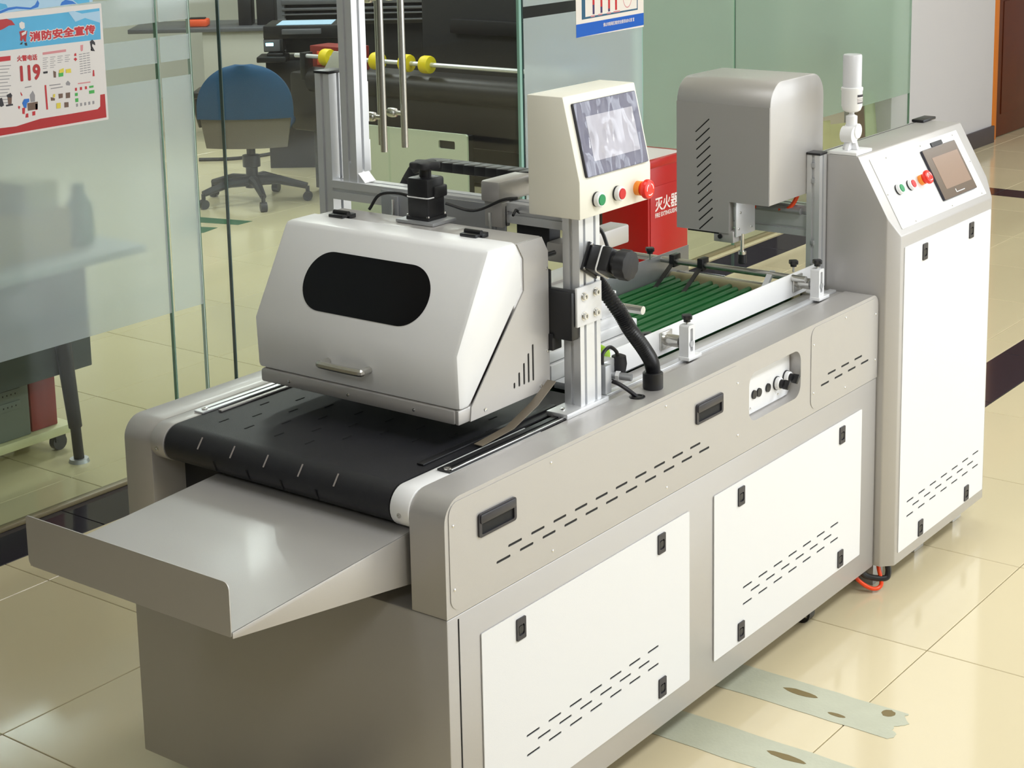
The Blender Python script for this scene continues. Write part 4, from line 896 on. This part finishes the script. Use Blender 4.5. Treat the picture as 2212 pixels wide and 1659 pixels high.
for k in range(5):
    a = .35+k*2*PI/5; e = Vector((CX+.31*math.cos(a), CY+.31*math.sin(a), 0))
    MB().tube([(CX+.02*math.cos(a), CY+.02*math.sin(a), .125), (CX+.15*math.cos(a), CY+.15*math.sin(a), .125), (e.x, e.y, .085)], [.032, .026, .018], 10).build('base_arm', 'black', och)
    d = Vector((-math.sin(a), math.cos(a), 0))*.018
    MB().cyl(e+Vector((0, 0, .027))-d, e+Vector((0, 0, .027))+d, .027, None, 16).cyl(e+Vector((0, 0, .03)), e+Vector((0, 0, .085)), .012, None, 10).build('castor', 'black', och)
for s in (-1,): MB().tube([TC @ Vector((.29*s, .12, .42)), TC @ Vector((.31*s, .10, .52)), TC @ Vector((.31*s, .06, .62))], .02, 8).box(.27*s-.03, .27*s+.03, -.12, .14, .61, .645, .01, 0, TC).build('armrest', 'black', och)
# white counter behind the chair with boxes
ctr = thing('office_counter', tuple(dp(520, 250, 11.8).xy)+(0,), 'pale grey office counter behind the blue swivel chair', 'counter')
A, B = dp(436, 60, 11.8), dp(640, 30, 11.8)
u = Vector((B.x-A.x, B.y-A.y, 0)).normalized(); T = TL((A.x, A.y, 0), u, (0, 0, 1))     # u along the front, w towards us
MB().box(0, .50, 0, A.z-.03, -.5, 0, .003, 0, T).build('counter_body', 'office_white', ctr); MB().box(-.5, .52, A.z-.03, A.z, -.55, .03, .004, 0, T).build('counter_top', 'office_grey', ctr)
for i, (px, w_) in enumerate(((505, .09), (545, .12))):
    o = MB().box(0, w_, A.z+.0005, A.z+.23, -.2, 0, .004, 0, T @ Matrix.Translation(((px-436)/316+.02, 0, -.1))).build('ink_case', 'office_dark'); tag(o, ['narrow black case standing on the pale counter', 'wide black case standing on the pale counter'][i], 'case'); MB().box(w_*.2, w_*.8, A.z+.23, A.z+.234, -.15, -.05, .001, 0, T @ Matrix.Translation(((px-436)/316+.02, 0, -.1))).build('case_lid', 'black', o)
o = MB().box(-.12, .03, A.z+.0005, A.z+.05, -.2, -.05, .012, 0, T).build('orange_tool', 'orange_plastic'); tag(o, 'orange plastic tool lying on the pale counter', 'tool'); MB().box(-.10, .01, A.z+.05, A.z+.06, -.16, -.09, .004, 0, T).build('tool_grip', 'office_dark', o)
# desktop printer with lit display
T = TL(dp(572, 150, 10.7) - Vector((0, 0, dp(572, 150, 10.7).z)), rt.xy.to_3d(), (0, 0, 1)); zt_ = dp(572, 55, 10.7).z
pr = thing('desktop_printer', tuple((T @ Vector((.2, 0, 0))).xy)+(0,), 'black desktop printer with small lit blue display beside the counter', 'printer')
MB().box(0, .46, zt_-.08, zt_, -.40, 0, .006, 0, T).box(0, .12, zt_-.16, zt_-.08, -.40, 0, .004, 0, T).box(.12, .46, zt_-.18, zt_-.08, -.4, -.12, .002, 0, T).build('printer_body', 'black', pr)
MB().box(.12, .36, zt_-.05, zt_-.02, -.02, .04, .002, 0, T).build('paper_tray', 'office_grey', pr); MB().box(.08, .42, zt_+.001, zt_+.004, -.32, -.02, 0, 0, T).build('paper_sheet', 'sky_pale', pr)
MB().box(.0, .10, zt_-.155, zt_-.085, 0, .004, .001, 0, T).build('display_panel', 'office_grey', pr); MB().box(.014, .060, zt_-.122, zt_-.104, .004, .006, .0008, 0, T).build('lit_display', 'led', pr)
MB().box(-.04, .14, zt_-.22, zt_-.185, -.15, .06, .006, 0, T).box(.02, .12, zt_-.185, zt_-.165, -.12, .03, .006, 0, T).build('printer_shelf', 'black', pr)
MB().box(.0, .46, 0, zt_-.22, -.40, -.05, .004, 0, T).build('printer_stand', 'office_dark', pr)
# gantry of the wide printer in the background
T2 = TL(dp(592, 40, 12.8) - Vector((0, 0, dp(592, 40, 12.8).z)), rt.xy.to_3d(), (0, 0, 1)); zg = dp(592, 40, 12.8).z
gp = thing('flatbed_printer', tuple((T2 @ Vector((.6, 0, 0))).xy)+(0,), 'dark flatbed printer with silver gantry rails at the back of the office', 'printer')
MB().box(0, .08, .3, zg+.25, -.1, 0, .004, 0, T2).build('gantry_leg', 'office_grey', gp)
for k, (a, b) in enumerate(((.10, .135), (.055, .075), (.02, .032), (-.03, -.018))): MB().box(.06, 1.6, zg+a, zg+b, -.05, .02-k*.006, .004, 0, T2).build('gantry_rail', 'office_grey', gp)
MB().box(.06, 1.6, zg-.06, zg+.16, -.2, -.06, .004, 0, T2).build('gantry_body', 'office_dark', gp); MB().box(.15, 1.6, 0, zg-.07, -.6, -.25, .004, 0, T2).build('printer_base', 'office_dark', gp)
# the wide plotter: body along y
pl = thing('wide_plotter', (5.05, 4.3, 0), 'long black wide-format plotter with cream side panel behind the glass doors', 'plotter')
MB().box(4.96, 5.38, 3.0, 5.22, .36, .70, .02).cyl((5.0, 3.0, .66), (5.0, 5.06, .66), .075, None, 24).build('plotter_body', 'office_dark', pl)
MB().box(4.98, 5.12, 4.84, 5.06, .03, .40, .004).box(4.98, 5.12, 3.02, 3.2, .03, .4, .004).build('plotter_leg', 'black', pl)
MB().box(4.93, 5.12, 4.84, 4.90, 0, .03, .004).cyl((4.94, 4.88, .02), (4.94, 4.94, .02), .02).build('leg_foot', 'chrome', pl)
pn = MB().plate([(-4.62, .0), (-3.725, .0), (-3.725, .474), (-3.735, .482), (-4.62, .482)], [rrect(-3.918, -3.807, .396, .440, .008)], .012, FX(4.74)).build('cream_side_panel', 'office_panel', pl)
MB().box(4.742, 4.80, 3.74, 4.60, .03, .47).build('panel_core', 'black', pl)
sh = MB().cyl((4.95, 3.2, .80), (4.95, 5.15, .80), .0125, None, 14).build('takeup_bar', 'alu', pl)
for y in (5.08, 3.35): MB().box(4.93, 5.0, y-.02, y+.02, .66, .82, .005).build('bar_holder', 'black', pl)
w0 = MB()._lathe([(.030, -.030), (.046, -.028), (.049, -.018), (.049, .018), (.046, .028), (.030, .030)], (4.95, on(878, 131, 0, 4.95).y, .80), Vector((0, 1, 0)), 26, 0, None).build('yellow_spool', 'yellow', pl)
for px in (707, 815, 922): share(w0, 'yellow_spool', pl, (0, on(px, 131, 0, 4.95).y-on(878, 131, 0, 4.95).y, 0))
MB().prism([(4.63, .71), (4.80, .71), (4.80, .84), (4.72, .86)][:0] or [(on(700, 148, 0, 4.91).y, .73), (on(742, 145, 0, 4.91).y, .73), (on(742, 108, 0, 4.91).y, .845), (on(722, 108, 0, 4.91).y, .845)], 4.90, 4.912, 'x', .002).build('white_bracket', 'office_white', pl)
rx = tag(MB().box(5.10, 5.26, 4.86, 5.18, .7005, .84, .004).build('red_parts_bin', 'red_plastic'), 'red plastic parts bin sitting on the black plotter', 'bin'); MB().box(5.095, 5.10, 4.92, 5.12, .73, .81, .001).build('bin_front', 'orange_plastic', rx)
# dark machine filling the view behind the right door leaf
dm = thing('dark_print_machine', (5.9, 4.0, 0), 'large black print machine standing behind the wide plotter', 'machine')
MB().box(5.6, 6.3, 2.75, 4.75, .02, 1.6, .02).build('machine_body', 'black_matte', dm); MB().box(5.56, 5.6, 3.0, 4.5, .9, .98, .004).build('machine_ledge', 'office_dark', dm)
for y in (3.26, 3.42): MB().box(5.57, 5.60, y, y+.055, .50, .66, .008).build('machine_latch', 'office_grey', dm)
for (y, z, r_) in ((3.75, 1.28, .03), (3.30, 1.25, .02), (3.95, 1.12, .02)): MB().cyl((5.6, y, z), (5.585, y, z), r_, None, 14).build('machine_button', 'office_grey', dm)
MB().tube(bez([(5.598, 3.9, .78), (5.59, 3.8, .86), (5.59, 3.6, .84), (5.59, 3.5, .76), (5.59, 3.65, .74), (5.59, 3.8, .77)], 50), .012, 8).build('blue_cable', 'deep_blue', dm)
# green floor marks and a cable on the office floor
for (a, b, lab) in ((((390, 466), (545, 478)), ((390, 478), (515, 486)), 'long dark green tape mark on the office floor by the chair'), (((390, 488), (470, 492)), ((390, 505), (440, 503)), 'short dark green tape mark on the office floor by the clear glass')):
    P4 = [on(*a[0], 2, 0), on(*a[1], 2, 0), on(*b[1], 2, 0), on(*b[0], 2, 0)]
    o = MB().prism([(p.x, p.y) for p in P4], .0003, .0012, 'z').build('floor_mark', 'floor_green'); tag(o, lab, 'tape')
o = MB().tube(bez([on(430, 345, 2, .01), on(500, 343, 2, .01), on(570, 335, 2, .01), on(640, 320, 2, .01)], 30), .012, 8).build('floor_cable', 'office_dark'); tag(o, 'dark cable lying on the office floor behind the chair', 'cable')
# boards leaning behind the right panels
bsp = [((1782, 1800), 'plywood', 'narrow plywood board leaning behind the frosted panel', .46), ((1806, 1868), 'plywood', 'wide plywood board leaning behind the frosted panel', .42), ((1871, 1893), 'board_brown', 'dark brown board leaning between pale boards', .50), ((1905, 1938), 'board_pale', 'pale green board leaning at the end by the pillar', .53)]
for i, ((pa, pb), mn, lab, hgt) in enumerate(bsp):
    xa, xb = on(pa, 250, 1, 2.40).x, on(pb, 250, 1, 2.40).x
    T = Matrix.Translation((xa, 2.39+.03*i, 0)) @ Matrix.Rotation(-.10, 4, 'X') @ Matrix.Rotation(.08, 4, 'Y')
    o = MB().box(0, xb-xa, 0, .014, .012, hgt, .001, 0, T).build('leaning_board', mn); tag(o, lab, 'board')
